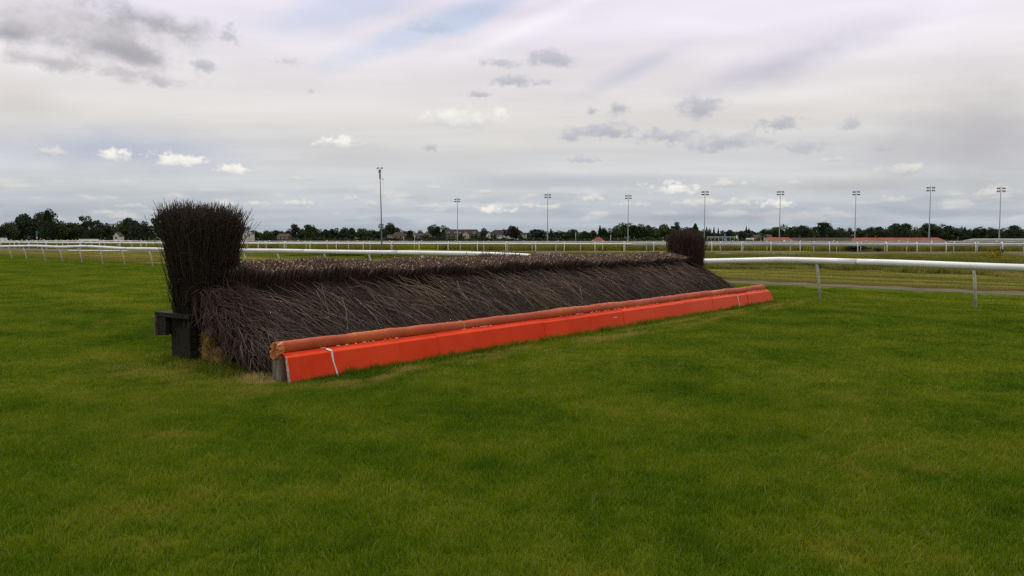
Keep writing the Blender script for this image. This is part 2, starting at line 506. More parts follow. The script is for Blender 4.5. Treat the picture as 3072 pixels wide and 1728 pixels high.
M_twig = twig_material('birch_twig', (0.024, 0.016, 0.011), (0.185, 0.126, 0.084), (0.36, 0.27, 0.2))
M_top = twig_material('cut_birch', (0.022, 0.014, 0.010), (0.105, 0.066, 0.043), (0.74, 0.53, 0.33), 0.95)
M_wing = twig_material('wing_birch', (0.013, 0.010, 0.007), (0.115, 0.076, 0.050), (0.16, 0.11, 0.08))
M_wing2 = twig_material('far_wing_birch', (0.030, 0.018, 0.014), (0.130, 0.082, 0.062), (0.16, 0.11, 0.08))
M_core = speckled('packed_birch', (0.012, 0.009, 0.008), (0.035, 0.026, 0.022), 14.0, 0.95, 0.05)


def f_orange(N, b):
    v = N.n('ShaderNodeTexCoord').outputs['Object']
    sx = N.sep(v)[0]
    n = N.noise(v, 1.1, 4.0, 0.6)
    n2 = N.noise(v, 16.0, 4.0, 0.65)
    c = N.mix(N.smooth(n, 0.3, 0.7), (0.70, 0.042, 0.008, 1), (0.82, 0.066, 0.013, 1))
    c = N.mix(N.m('MULTIPLY', N.smooth(sx, 5.0, 13.0), 0.55), c, (0.74, 0.120, 0.050, 1))     # chalky, faded far half
    c = N.mix(N.m('MULTIPLY', N.smooth(n2, 0.66, 0.74), 0.35), c, (0.42, 0.10, 0.05, 1))
    st = N.noise(N.n('ShaderNodeMapping', {'Vector': v, 'Scale': (9.0, 1.0, 1.4)}).outputs[0], 1.5, 4.0, 0.6)
    c = N.mix(N.m('MULTIPLY', N.smooth(st, 0.58, 0.75), 0.30), c, (0.50, 0.13, 0.07, 1))
    chip = N.smooth(N.noise(N.n('ShaderNodeMapping', {'Vector': v, 'Scale': (1.0, 1.0, 2.2)}).outputs[0], 7.0, 5.0, 0.7), 0.735, 0.75)
    c = N.mix(N.m('MULTIPLY', chip, 0.8), c, (0.50, 0.36, 0.24, 1))
    splash = N.smooth(N.noise(v, 34.0, 2.0, 0.5), 0.64, 0.7)
    c = N.mix(N.m('MULTIPLY', splash, N.smooth(N.sep(v)[2], 0.24, 0.03, 0.0, 0.45)), c, (0.12, 0.06, 0.025, 1))
    scuff = N.smooth(N.noise(N.n('ShaderNodeMapping', {'Vector': v, 'Scale': (0.6, 1.0, 3.0), 'Rotation': (0, 0.5, 0)}).outputs[0], 4.0, 6.0, 0.75), 0.60, 0.68)
    c = N.mix(N.m('MULTIPLY', scuff, N.smooth(sx, 3.0, 11.0, 0.12, 0.45)), c, (0.34, 0.11, 0.06, 1))
    zz = N.sep(v)[2]
    mud = N.m('MULTIPLY', N.smooth(N.m('ADD', zz, N.m('MULTIPLY', n2, 0.06)), 0.10, 0.035), 0.6)
    c = N.mix(mud, c, (0.16, 0.075, 0.03, 1))
    N.put(b.inputs['Normal'], N.n('ShaderNodeBump', {'Strength': 0.12, 'Distance': 0.01, 'Height': n2}).outputs[0])
    return c


M_orange = mat('orange_paint', f_orange, 0.6, 0.12)


def f_vinyl(N, b):
    v = N.n('ShaderNodeTexCoord').outputs['Object']
    n = N.noise(v, 1.6, 5.0, 0.65)
    n2 = N.noise(v, 9.0, 5.0, 0.7)
    c = N.mix(N.smooth(n, 0.35, 0.65), (0.36, 0.055, 0.014, 1), (0.46, 0.090, 0.022, 1))
    z = N.sep(v)[2]
    up = N.smooth(z, 0.40, 0.455)
    worn = N.m('MULTIPLY', N.smooth(N.m('ADD', n, N.m('MULTIPLY', n2, 0.5)), 0.86, 0.98), N.m('ADD', 0.15, N.m('MULTIPLY', up, 0.85)))
    c = N.mix(worn, c, (0.60, 0.23, 0.03, 1))
    tear = N.m('MULTIPLY', N.smooth(n2, 0.68, 0.72), up)
    c = N.mix(N.m('MULTIPLY', tear, 0.8), c, (0.10, 0.04, 0.02, 1))
    N.put(b.inputs['Normal'], N.n('ShaderNodeBump', {'Strength': 0.35, 'Distance': 0.02, 'Height': N.noise(v, 5.0, 3.0)}).outputs[0])
    return c


M_vinyl = mat('orange_vinyl', f_vinyl, 0.5, 0.22)
M_vinyl_end = speckled('gathered_vinyl', (0.36, 0.10, 0.02), (0.55, 0.19, 0.04), 12.0, 0.5, 0.4, 0.4)
M_oldwood = speckled('grey_timber', (0.12, 0.105, 0.075), (0.25, 0.22, 0.155), 5.0, 0.85, 0.2, 0.3, 5.0, (6, 6, 1))
M_darkwood = speckled('dark_timber', (0.010, 0.010, 0.006), (0.032, 0.029, 0.017), 6.0, 0.85, 0.2, 0.4, 5.0, (1, 5, 5))
M_edge = speckled('chipped_edge', (0.30, 0.20, 0.13), (0.62, 0.55, 0.45), 22.0, 0.9, 0.1, 0.3)
M_whitepaint = speckled('white_drip', (0.62, 0.52, 0.46), (0.85, 0.8, 0.76), 20.0, 0.6)
M_straw = speckled('straw', (0.11, 0.062, 0.016), (0.30, 0.19, 0.055), 18.0, 0.95, 0.05, 0.8)
M_rail = speckled('white_plastic', (0.70, 0.70, 0.655), (0.82, 0.82, 0.78), 0.9, 0.42, 0.4)
M_railgrey = speckled('grey_plastic', (0.36, 0.37, 0.35), (0.50, 0.51, 0.48), 0.5, 0.5, 0.3)  # plain grey; also gives the far track rail its shaded tone
M_post = speckled('galvanised_post', (0.46, 0.46, 0.40), (0.70, 0.70, 0.62), 7.0, 0.5, 0.4)
M_sleeve = speckled('rail_joint', (0.40, 0.40, 0.37), (0.5, 0.5, 0.46), 6.0, 0.5)
M_mast = speckled('mast_steel', (0.20, 0.22, 0.235), (0.28, 0.30, 0.31), 0.6, 0.5, 0.4)
M_lamp = speckled('lamp_housing', (0.02, 0.022, 0.03), (0.05, 0.052, 0.06), 3.0, 0.5)
M_path = speckled('path_tarmac', (0.080, 0.070, 0.050), (0.125, 0.110, 0.080), 1.2, 0.95, 0.1, 0.3)
M_sand = speckled('track_sand', (0.085, 0.068, 0.045), (0.13, 0.105, 0.072), 0.25, 0.95, 0.1)
M_bark = speckled('bark', (0.03, 0.025, 0.018), (0.07, 0.06, 0.045), 2.0, 0.9, 0.1)
M_brickwall = speckled('brick_wall', (0.085, 0.052, 0.036), (0.13, 0.080, 0.055), 1.4, 0.9, 0.1)
M_creamwall = speckled('cream_wall', (0.36, 0.33, 0.23), (0.46, 0.42, 0.31), 0.6, 0.9, 0.1)
M_whitewall = speckled('white_wall', (0.48, 0.47, 0.43), (0.6, 0.59, 0.55), 0.5, 0.9, 0.1)
M_slate = speckled('dark_tiles', (0.026, 0.020, 0.018), (0.045, 0.036, 0.032), 1.5, 0.85, 0.15)
M_browntile = speckled('brown_tiles', (0.045, 0.030, 0.023), (0.075, 0.050, 0.038), 1.5, 0.85, 0.15)
M_redtile = speckled('red_tiles', (0.19, 0.052, 0.032), (0.29, 0.088, 0.055), 0.35, 0.85, 0.15)
M_greyroof = speckled('grey_sheet_roof', (0.16, 0.16, 0.155), (0.22, 0.22, 0.215), 0.5, 0.7, 0.2)
M_glass = speckled('window_glass', (0.03, 0.035, 0.04), (0.06, 0.065, 0.075), 0.8, 0.15, 0.5)
M_trim = speckled('white_trim', (0.66, 0.66, 0.64), (0.78, 0.78, 0.76), 2.0, 0.6)
M_greenbox = speckled('green_steel', (0.010, 0.045, 0.038), (0.018, 0.07, 0.055), 2.0, 0.5)
M_blue = speckled('blue_band', (0.04, 0.20, 0.42), (0.06, 0.27, 0.5), 3.0, 0.5)
M_teal = speckled('teal_band', (0.03, 0.16, 0.17), (0.05, 0.2, 0.2), 3.0, 0.5)
M_black = speckled('black_rubber', (0.01, 0.01, 0.01), (0.025, 0.024, 0.022), 5.0, 0.7)
M_carwhite = speckled('white_car_paint', (0.65, 0.66, 0.66), (0.72, 0.73, 0.73), 0.7, 0.25, 0.5)
M_cardark = speckled('dark_car_paint', (0.02, 0.022, 0.028), (0.03, 0.033, 0.04), 0.7, 0.25, 0.5)
M_carsilver = speckled('silver_car_paint', (0.32, 0.33, 0.35), (0.38, 0.39, 0.41), 0.7, 0.25, 0.5)


def leaf_mat(name, c0, c1):
    def f(N, b):
        tone = N.n('ShaderNodeAttribute', attribute_name='tone').outputs['Fac']
        r = N.n('ShaderNodeObjectInfo').outputs['Random']
        c = N.mix(tone, (*c0, 1), (*c1, 1))
        return N.mix(N.m('MULTIPLY', r, 0.5), c, N.mix(1.0, c, (1.35, 1.15, 0.75, 1), 'MULTIPLY'))
    return mat(name, f, 0.75, 0.15)


M_leaf = leaf_mat('oak_leaves', (0.022, 0.040, 0.014), (0.070, 0.100, 0.030))
M_leafdark = leaf_mat('dark_leaves', (0.016, 0.028, 0.014), (0.042, 0.066, 0.030))
M_needle = leaf_mat('needles', (0.012, 0.024, 0.014), (0.032, 0.052, 0.028))
M_copper = leaf_mat('copper_leaves', (0.018, 0.014, 0.014), (0.045, 0.035, 0.032))
M_bushleaf = leaf_mat('bush_leaves', (0.025, 0.042, 0.012), (0.075, 0.105, 0.03))
M_yellow = leaf_mat('yellow_flowers', (0.08, 0.09, 0.012), (0.50, 0.36, 0.02))


# ------------------------------------------------------------------ ground
def zg(x, y):
    """Height of the land: level round the course, falling gently beyond the far track."""
    d = max(abs(x) * 0.6, y)
    t = min(1.0, max(0.0, (d - 150) / 210))
    return -2.6 * t * t * (3 - 2 * t)


def make_ground():
    ys = [-60, -20, -5, 0, 5, 10, 15, 20, 30, 45, 60, 80, 100, 120, 140] + [150 + 15 * i for i in range(15)] + [400, 500, 700, 1000, 1600, 3000, 6000]
    xs = sorted(set([-6000, -3000, -1600, -1000, -700, -500] + [-400 + 20 * i for i in range(41)] + [500, 700, 1000, 1600, 3000, 6000]))
    m = MB()
    nx = len(xs)
    m.v = [(x, y, zg(x, y)) for y in ys for x in xs]
    m.f = [(j * nx + i, j * nx + i + 1, (j + 1) * nx + i + 1, (j + 1) * nx + i) for j in range(len(ys) - 1) for i in range(nx - 1)]
    o = m.build('ground', M_ground, None, True)
    tag(o, 'mown green racecourse turf with dry verge and meadow beyond', 'ground', kind='structure')


make_ground()

# plan of the white running rail that closes the course (x, y)
RAIL_PLAN = [(-62.0, 84.0), (-48.0, 70.5), (-36.0, 59.0), (-19.0, 43.3), (-8.0, 33.8), (-3.6, 30.4), (0.3, 26.9), (3.0, 25.2), (5.6, 23.3), (7.6, 21.3), (10.3, 18.5), (13.5, 15.3), (18.0, 10.8), (23.0, 6.0)]


def resample(pts, step=None, n=400):
    """Smooth curve through points (Catmull-Rom), as an array."""
    P = [np.array(p, float) for p in pts]
    P = [2 * P[0] - P[1]] + P + [2 * P[-1] - P[-2]]
    out = []
    per = max(4, n // (len(P) - 3))
    for i in range(1, len(P) - 2):
        for k in range(per):
            t = k / per
            a, b, c, d = P[i - 1], P[i], P[i + 1], P[i + 2]
            out.append(0.5 * (2 * b + (c - a) * t + (2 * a - 5 * b + 4 * c - d) * t * t + (3 * b - a - 3 * c + d) * t ** 3))
    out.append(P[-2])
    return np.array(out)


def offset_curve(c, d):
    t = np.gradient(c, axis=0)
    t /= np.linalg.norm(t, axis=1, keepdims=True)
    return c + d * np.stack([-t[:, 1], t[:, 0]], 1)


rail_curve = resample(RAIL_PLAN)


def strip(name, ca, cb, z, material, label, cat):
    n = len(ca)
    m = MB()
    m.v = [(p[0], p[1], z) for p in ca] + [(p[0], p[1], z) for p in cb]
    m.f = [(i, i + 1, n + i + 1, n + i) for i in range(n - 1)]
    o = m.build(name, material)
    return tag(o, label, cat, kind='structure')


pa, pb = (offset_curve(rail_curve, k)[rail_curve[:, 0] > -20] for k in (6.3, 7.6))
jit = rng.normal(0, 0.06, (len(pa), 1)) * np.array([[0.7, 0.7]])
strip('path', pa + jit, pb + jit[::-1], 0.006, M_path, 'narrow grey tarmac path running behind the near white rail', 'path')

# plans of the far all-weather track's rails: (photo column, distance ahead)
A_KEYS = [(-330, 128), (-150, 118), (-20, 110), (43, 106.5), (137, 103), (241, 100), (359, 97), (500, 94), (800, 90), (1250, 86), (1800, 83), (2136, 81.5), (2574, 79), (3072, 76), (3450, 74)]
B_KEYS = [(-330, 150), (-150, 136), (-20, 126), (43, 121), (137, 117), (241, 114), (359, 111), (500, 108), (800, 103), (1250, 99), (1800, 96), (2136, 94.5), (2574, 92), (3072, 89), (3450, 87)]


def plan(px, D):
    p = at(px, HZ, D)
    return np.array([p[0], D])


A_curve = resample([plan(*k) for k in A_KEYS])
B_curve = resample([plan(*k) for k in B_KEYS])
strip('sand_track', offset_curve(A_curve, -2.2), offset_curve(B_curve, 0.8), 0.008, M_sand, 'dark sand all-weather track between two far white rails', 'track')

# ------------------------------------------------------------------ steeplechase fence
fence = thing('birch_fence', 'long dark brown birch steeplechase fence with sloping brush apron and bushy ends', 'fence', P0, FANG)


def topz(u):          # height of the clipped top, back edge
    return 1.32 - 0.075 * (u / LEN)


U0, U1 = 0.30, LEN - 0.62
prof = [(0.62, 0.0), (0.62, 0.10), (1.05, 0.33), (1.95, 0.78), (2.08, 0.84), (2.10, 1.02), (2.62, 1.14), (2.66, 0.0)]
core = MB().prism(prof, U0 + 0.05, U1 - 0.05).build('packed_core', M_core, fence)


def slope(vv):        # surface of the apron: height at distance v behind the board's foot
    return np.interp(vv, [0.42, 0.62, 1.05, 2.0, 2.2], [0.02, 0.17, 0.43, 0.915, 0.99])


def apron():
    N = 84000
    u = rng.uniform(U0 - 0.10, U1 + 0.08, N)
    v0 = rng.uniform(0.75, 2.18, N)
    L = rng.uniform(0.16, 0.72, N) * np.where(rng.random(N) < 0.12, 1.6, 1.0)
    ang = rng.normal(0.36, 0.34, N) + 0.24 * np.sin(u * 1.7 + np.sin(u * 0.6) * 2) * (rng.random(N) < 0.8)
    wild = rng.random(N) < 0.12
    ang[wild] += rng.normal(0, 0.7, wild.sum())
    lift0 = rng.uniform(-0.05, 0.055, N)
    lift1 = rng.uniform(-0.05, 0.06, N)
    v1 = v0 - L * np.cos(ang) * 0.87
    u1 = u + L * np.sin(ang)
    u1 = np.clip(u1, U0 - 0.28, U1 + 0.25)
    v1 = np.maximum(v1, 0.40 + rng.uniform(0, 0.2, N))
    dip = -0.028 * np.sin(u * 2.3) - 0.02 * np.sin(u * 5.1 + 1)
    base = np.stack([u, v0, slope(v0) + lift0 + dip], 1)
    tip = np.stack([u1, v1, slope(v1) + lift1 + dip * 0.6], 1)
    tip[:, 2] = np.maximum(tip[:, 2], 0.015)
    bend = np.stack([rng.normal(0, 0.035, N), np.zeros(N), rng.normal(0.008, 0.022, N)], 1)
    tone = rng.beta(1.1, 3.0, N)
    tone = np.clip(tone + 0.16 * np.sin(u * 1.1 + 0.5) * np.sin(v0 * 2.1 + u * 0.7), 0, 1)
    thick = np.where(rng.random(N) < 0.07, 1.8, 1.0)
    r0 = rng.uniform(0.0020, 0.0040, N) * thick
    me = twig_mesh('apron', base, tip, bend, r0, r0 * 0.45, tone, 2, M_twig, False)
    o = link('apron', me, fence)
    tag(o, 'brushwood apron sloping down to the board', kind='stuff')
    # loose pale twigs that stand off the slope
    N = 700
    u = rng.uniform(U0, U1, N)
    v0 = rng.uniform(1.2, 2.15, N)
    L = rng.uniform(0.4, 0.9, N)
    ang = rng.normal(0.35, 0.35, N)
    v1, u1 = v0 - L * np.cos(ang) * 0.87, u + L * np.sin(ang)
    base = np.stack([u, v0, slope(v0) + rng.uniform(0.05, 0.16, N)], 1)
    tip = np.stack([u1, v1, slope(v1) + rng.uniform(0.03, 0.09, N)], 1)
    bend = np.stack([rng.normal(0, 0.03, N), np.zeros(N), rng.normal(0.02, 0.03, N)], 1)
    me = twig_mesh('loose_twigs', base, tip, bend, np.full(N, 0.006), np.full(N, 0.003), rng.uniform(0.7, 1, N), 2, M_twig, False)
    tag(link('loose_twigs', me, fence), kind='stuff')


apron()


def near_end():
    """The open near end: twigs hang untidily down to the ground, between straw and board."""
    N = 9000
    v0 = rng.uniform(0.9, 2.15, N)
    u = U0 + rng.uniform(-0.16, 0.34, N)
    z0 = slope(v0) * rng.uniform(0.62, 1.05, N)
    L = rng.uniform(0.15, 0.6, N)
    fall = np.clip(rng.normal(0.60, 0.34, N), 0.0, 1.4)
    v1 = np.maximum(v0 - L * np.cos(fall), 0.46)
    z1 = np.maximum(z0 - L * np.sin(fall), 0.02)
    room = np.interp(v1, [0.9, 1.25, 1.9], [0.0, 0.22, 0.50])      # leaves the straw below in view
    keep = z1 > room
    u1 = u + rng.normal(0.03, 0.16, N)
    base = np.stack([u, v0, z0], 1)[keep]
    tip = np.stack([u1, v1, z1], 1)[keep]
    n = len(base)
    bend = np.stack([rng.normal(-0.03, 0.04, n), rng.normal(0, 0.03, n), rng.normal(0.05, 0.05, n)], 1)
    r0 = rng.uniform(0.003, 0.006, n)
    me = twig_mesh('frayed_end', base, tip, bend, r0, r0 * 0.5, np.clip(rng.beta(1.4, 2.4, n) + 0.05, 0, 1), 3, M_twig, False)
    tag(link('frayed_end', me, fence), kind='stuff')
    # short broken ends hanging in the dark hollow behind the board
    N = 2600
    v0 = rng.uniform(0.5, 1.15, N)
    u = U0 + rng.uniform(-0.12, 0.3, N)
    z0 = slope(v0) * rng.uniform(0.3, 1.0, N) + 0.02
    base = np.stack([u, v0, z0], 1)
    tip = np.stack([u + rng.normal(0, 0.1, N), np.maximum(v0 - rng.uniform(0.05, 0.3, N), 0.45), np.maximum(z0 - rng.uniform(0.05, 0.35, N), 0.015)], 1)
    r0 = rng.uniform(0.002, 0.004, N)
    me = twig_mesh('broken_ends', base, tip, rng.normal(0, 0.02, (N, 3)), r0, r0 * 0.6, rng.beta(1, 4, N), 2, M_twig, False)
    tag(link('broken_ends', me, fence), kind='stuff')


near_end()


def top():
    N = 36000
    u = rng.uniform(U0 + 0.1, U1 - 0.02, N)
    s = rng.random(N)
    v = 2.06 + 0.56 * s
    wav = 0.018 * np.sin(u * 3.1) + 0.014 * np.sin(u * 7.7 + 2) + 0.02 * np.sin(u * 0.9 + 1)
    zt = (1.32 - 0.075 * u / LEN) - 0.125 * (1 - s) ** 1.3 + wav + rng.normal(0, 0.013, N)
    L = rng.uniform(0.25, 0.5, N)
    lean_u, lean_v = rng.normal(0, 0.09, N), rng.normal(-0.02, 0.07, N) - 0.06 * (1 - s)
    tall = rng.random(N) < 0.004
    zt[tall] += rng.uniform(0.02, 0.10, tall.sum())
    tip = np.stack([u + lean_u * L, v + lean_v, zt], 1)
    base = np.stack([u, v, zt - L], 1)
    base[:, 2] = np.maximum(base[:, 2], 0.86)
    tone = rng.beta(1.5, 2.0, N)
    r = rng.uniform(0.0035, 0.0075, N)
    me = twig_mesh('clipped_top', base, tip, np.zeros((N, 3)), r * 0.9, r, tone, 2, M_top, True)
    # keep the pale cut wood to the very tips
    al = np.zeros((N, 3, 3)); al[:, 1] = 0.5; al[:, 2] = 1.0
    o = link('clipped_top', me, fence)
    tag(o, 'upright clipped birch top with pale cut ends', kind='stuff')
    N = 15000
    u = rng.uniform(U0 + 0.1, U1, N)
    v = rng.uniform(1.98, 2.12, N)
    zb = rng.uniform(0.82, 1.0, N)
    zt = zb + rng.uniform(0.08, 0.22, N)
    zt = np.minimum(zt, 1.19 - 0.075 * u / LEN)
    base = np.stack([u, v, zb], 1)
    tip = np.stack([u + rng.normal(0, 0.03, N), v + rng.normal(0.0, 0.02, N), zt], 1)
    r = rng.uniform(0.003, 0.006, N)
    me = twig_mesh('upright_face', base, tip, np.zeros((N, 3)), r, r * 0.8, rng.beta(0.9, 5.5, N), 1, M_twig, False)
    tag(link('upright_face', me, fence), kind='stuff')
    sprig = [(1640, 745), (1652, 748), (1690, 748), (1696, 750), (1705, 752), (1432 + 16, 780)]
    b, t = [], []
    for k in range(26):
        uu = 6.2 + 0.5 * (k % 4) / 4 + rng.normal(0, 0.12) + (0.6 if k > 13 else 0)
        b.append((uu, 2.45 + rng.normal(0, 0.05), 1.15))
        t.append((uu - 0.05 + rng.normal(0, 0.03), 2.45 + rng.normal(0, 0.05), topz(uu) + rng.uniform(0.03, 0.12)))
    me = twig_mesh('stray_sprigs', np.array(b), np.array(t), np.zeros((26, 3)), np.full(26, 0.007), np.full(26, 0.005), np.full(26, 0.1), 1, M_twig, True)
    tag(link('stray_sprigs', me, fence), kind='stuff')


top()


def wing(name, bu, bv, bru, brv, tu, tv, tru, trv, z0, z1, N, label, tilt, rad, material, barrel=0.0):
    """Bundle of birch tops fanning up and out, open and ragged at the top."""
    th = rng.uniform(0, 2 * math.pi, N)
    q = rng.random(N) ** 0.5
    cx, cy = q * np.cos(th), q * np.sin(th)
    # squarish footprint
    k = 1.0 / np.maximum(np.abs(np.cos(th)), np.abs(np.sin(th))) ** 0.5
    cx, cy = cx * k, cy * k
    f0 = rng.uniform(0.0, 0.80, N)                     # where up the bundle each twig starts
    L = rng.uniform(0.22, 0.5, N)
    f1 = np.minimum(f0 + L, 1.0 + rng.normal(0.0, 0.035, N))
    tall = rng.random(N) < 0.05
    f1[tall] = 1.0 + rng.uniform(0.0, 0.085, tall.sum())
    f0[tall] = rng.uniform(0.6, 0.85, tall.sum())

    def pos(f):
        g = np.clip(f, 0, 1.2) ** 0.82
        k_ = 1.0 - barrel * np.clip(f - 0.6, 0, 1) ** 2 * 2.2
        U = bu + (tu - bu) * g + cx * (bru + (tru - bru) * g) * k_
        V = bv + (tv - bv) * g + cy * (brv + (trv - brv) * g) * k_
        Z = z0 + (z1 - z0) * f + tilt * cy * f - barrel * 0.16 * f * q ** 3
        return np.stack([U, V, Z], 1)
    base, tip = pos(f0), pos(f1)
    tip[:, :2] += rng.normal(0, 0.05, (N, 2)) * (0.5 + f1)[:, None] * (1 - 0.45 * barrel)
    rad_out = np.stack([cx, cy], 1) / (np.hypot(cx, cy)[:, None] + 1e-6)
    flare = np.where(rng.random(N) < 0.18, rng.uniform(0.02, 0.17, N), rng.normal(0, 0.02, N)) * np.clip(q - 0.35, 0, 1) * np.clip(f1 - 0.25, 0, 1) * 1.6 * (1 - 0.85 * barrel)
    tip[:, :2] += rad_out * flare[:, None]
    tip[:, 2] -= np.abs(flare) * 0.25
    bend = rng.normal(0, 0.03, (N, 3))
    bend[:, :2] -= rad_out * np.abs(flare)[:, None] * 0.25
    r0 = rng.uniform(0.7, 1.3, N) * rad
    tone = np.clip(rng.beta(1.0, 4.5, N) + 1.3 * np.clip(f1 - 0.74, 0, 1) * rng.random(N), 0, 1)  # self-shadow of the dense bundle put into the tone: darker below, paler on top
    me = twig_mesh(name, base, tip, bend, r0, r0 * 0.55, tone, 2, material, False)
    o = link(name, me, fence)
    tag(o, label, kind='stuff')
    # short side shoots, lying every way
    K = int(N * 0.8)
    pick = rng.integers(0, N, K)
    tt = rng.random((K, 1))
    p = base[pick] * (1 - tt) + tip[pick] * tt
    d = rng.normal(0, 1, (K, 3)) + np.concatenate([rad_out[pick] * 0.7, np.full((K, 1), 0.7)], 1)
    d /= np.linalg.norm(d, axis=1, keepdims=True)
    q2 = p + d * rng.uniform(0.04, 0.15, (K, 1))
    q2[:, 2] = np.minimum(q2[:, 2], z1 + 0.06)
    me = twig_mesh('side_shoots', p, q2, rng.normal(0, 0.008, (K, 3)), np.full(K, rad * 0.75), np.full(K, rad * 0.45), np.clip(rng.beta(1.2, 2.6, K) + 0.5 * np.clip(f0[pick] - 0.6, 0, 1), 0, 1), 1, material, False)
    tag(link('side_shoots', me, fence), kind='stuff')
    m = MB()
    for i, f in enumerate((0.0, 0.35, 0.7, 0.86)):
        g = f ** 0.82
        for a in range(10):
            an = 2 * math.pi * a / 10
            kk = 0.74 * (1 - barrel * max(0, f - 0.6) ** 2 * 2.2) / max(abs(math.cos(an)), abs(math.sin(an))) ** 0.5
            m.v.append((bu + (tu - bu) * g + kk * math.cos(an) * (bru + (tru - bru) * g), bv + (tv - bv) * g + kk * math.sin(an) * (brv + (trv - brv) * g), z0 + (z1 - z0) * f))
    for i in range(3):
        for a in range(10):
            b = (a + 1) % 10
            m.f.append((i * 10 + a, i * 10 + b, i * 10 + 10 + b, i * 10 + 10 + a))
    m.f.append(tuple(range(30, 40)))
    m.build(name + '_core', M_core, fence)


wing('wing', 0.31, 2.40, 0.12, 0.20, 0.34, 2.28, 0.43, 0.44, 0.05, 1.95, 15000, 'tall ragged birch bundle standing at the near end', 0.06, 0.0042, M_wing)
wing('wing', LEN - 0.55, 2.20, 0.20, 0.22, LEN - 0.58, 2.20, 0.46, 0.48, 0.05, 1.76, 12000, 'rounded birch bundle standing at the far end', 0.0, 0.0050, M_wing2, 0.5)

# near end timber: upright boards, a cross beam with a stub, straw bale ends
m = MB().prism([(2.16, -0.02), (2.16, 0.60), (2.205, 0.60), (2.205, -0.02)], 0.04, 0.36); m.build('end_board', M_darkwood, fence)
m = MB().prism([(2.22, -0.02), (2.22, 0.585), (2.46, 0.585), (2.46, -0.02)], 0.07, 0.12); m.build('end_board', M_darkwood, fence)
m = MB().prism([(2.475, -0.02), (2.475, 0.585), (2.70, 0.585), (2.70, -0.02)], 0.09, 0.14); m.build('end_board', M_darkwood, fence)
m = MB().prism([(2.05, 0.605), (2.05, 0.66), (2.90, 0.66), (2.90, 0.605)], -0.03, 0.20); m.build('top_beam', M_darkwood, fence)
m = MB().prism([(2.66, 0.36), (2.66, 0.60), (2.86, 0.60), (2.86, 0.36)], -0.01, 0.04); m.build('side_board', M_darkwood, fence)
m = MB().prism([(2.865, 0.34), (2.865, 0.60), (2.91, 0.60), (2.91, 0.34)], -0.04, 0.20); m.build('side_cleat', speckled('weathered_cleat', (0.07, 0.045, 0.03), (0.16, 0.11, 0.075), 6, 0.85), fence)


def lumpy(name, c, s, material, seed, parent, rows=9, cols=14, rough=0.13):
    """Rough rounded lump, deformed by several waves."""
    rs = random.Random(seed)
    ph = [(rs.uniform(1.5, 4), rs.uniform(1.5, 4), rs.uniform(1.5, 4), rs.uniform(0, 6)) for _ in range(5)]
    m = MB()
    for i in range(rows + 1):
        la = math.pi * i / rows - math.pi / 2
        for j in range(cols):
            lo = 2 * math.pi * j / cols
            d = np.array([math.cos(la) * math.cos(lo), math.cos(la) * math.sin(lo), math.sin(la)])
            d = np.sign(d) * np.abs(d) ** 0.75
            k = 1 + rough * sum(math.sin(a * d[0] + b * d[1] + cc * d[2] + p) for a, b, cc, p in ph) / 2
            m.v.append(tuple(np.array(c) + np.array(s) * d * k))
    for i in range(rows):
        for j in range(cols):
            j2 = (j + 1) % cols
            m.f.append((i * cols + j, i * cols + j2, (i + 1) * cols + j2, (i + 1) * cols + j))
    return m.build(name, material, parent, True)


def straw_bale(c, s, seed, label):
    o = lumpy('straw_bale', c, s, M_straw, seed, fence)
    tag(o, label)
    N = 520
    d = rng.normal(size=(N, 3)); d /= np.linalg.norm(d, axis=1, keepdims=True)
    d = np.sign(d) * np.abs(d) ** 0.75
    p = np.array(c) + np.array(s) * d * 1.0
    t = np.cross(d, rng.normal(size=(N, 3))); t /= np.linalg.norm(t, axis=1, keepdims=True)
    t = t + d * 0.35
    p[:, 2] = np.maximum(p[:, 2], 0.01)
    q = p + t * rng.uniform(0.03, 0.08, (N, 1))
    q[:, 2] = np.maximum(q[:, 2], 0.01)
    me = twig_mesh('straw_stalks', p, q, rng.normal(0, 0.008, (N, 3)), np.full(N, 0.0026), np.full(N, 0.002), rng.random(N), 1,
                   bpy.data.materials.get('straw_stalk') or twig_material('straw_stalk', (0.13, 0.08, 0.025), (0.42, 0.29, 0.10), (0.42, 0.29, 0.1)), False)
    so = link('straw_stalks', me, o)
    tag(so, kind='stuff')


straw_bale((0.22, 1.98, 0.21), (0.10, 0.10, 0.24), 3, 'upright straw packing beside the end boards')
straw_bale((0.16, 1.66, 0.12), (0.11, 0.13, 0.12), 5, 'round straw bundle lying at the foot of the brush')

# ------------------------------------------------------------------ take-off board
board = thing('takeoff_board', 'long bright orange painted take-off board with padded roll along its top', 'board', P0, FANG)


def sag(u):
    return 0.006 * math.sin(u * 0.8)


seams = [0.0, 2.45, 4.9, 7.35, 9.8, 11.2, 12.55, 13.15, LEN]
for i in range(len(seams) - 1):
    a, b = seams[i] + (0.004 if i else 0), seams[i + 1] - 0.004
    dz = [0.0, 0.004, -0.003, 0.003, 0.010, 0.004, -0.006, 0.0][i]
    dy = [0.0, 0.004, 0.0, -0.004, 0.010, 0.002, 0.008, -0.003][i]
    prof = [(dy, -0.03), (0.060 + dy, 0.288 + dz), (0.068 + dy, 0.297 + dz), (0.140, 0.338 + dz), (0.150, 0.335 + dz), (0.11, 0.28), (0.045 + dy, -0.03)]
    m = MB().prism(prof, a, b)
    if i == len(seams) - 2:      # the far end is cut on the slant
        m.v = [(x - 0.24 * max(0.0, z) / 0.34 if x > LEN - 0.1 else x, y, z) for x, y, z in m.v]
    m.build('front_panel', M_orange, board)
# raw end of the first panel
MB().prism([(-0.003, -0.02), (0.060, 0.298), (0.082, 0.304), (0.030, -0.02)], -0.012, -0.001).build('worn_edge', M_edge, board)
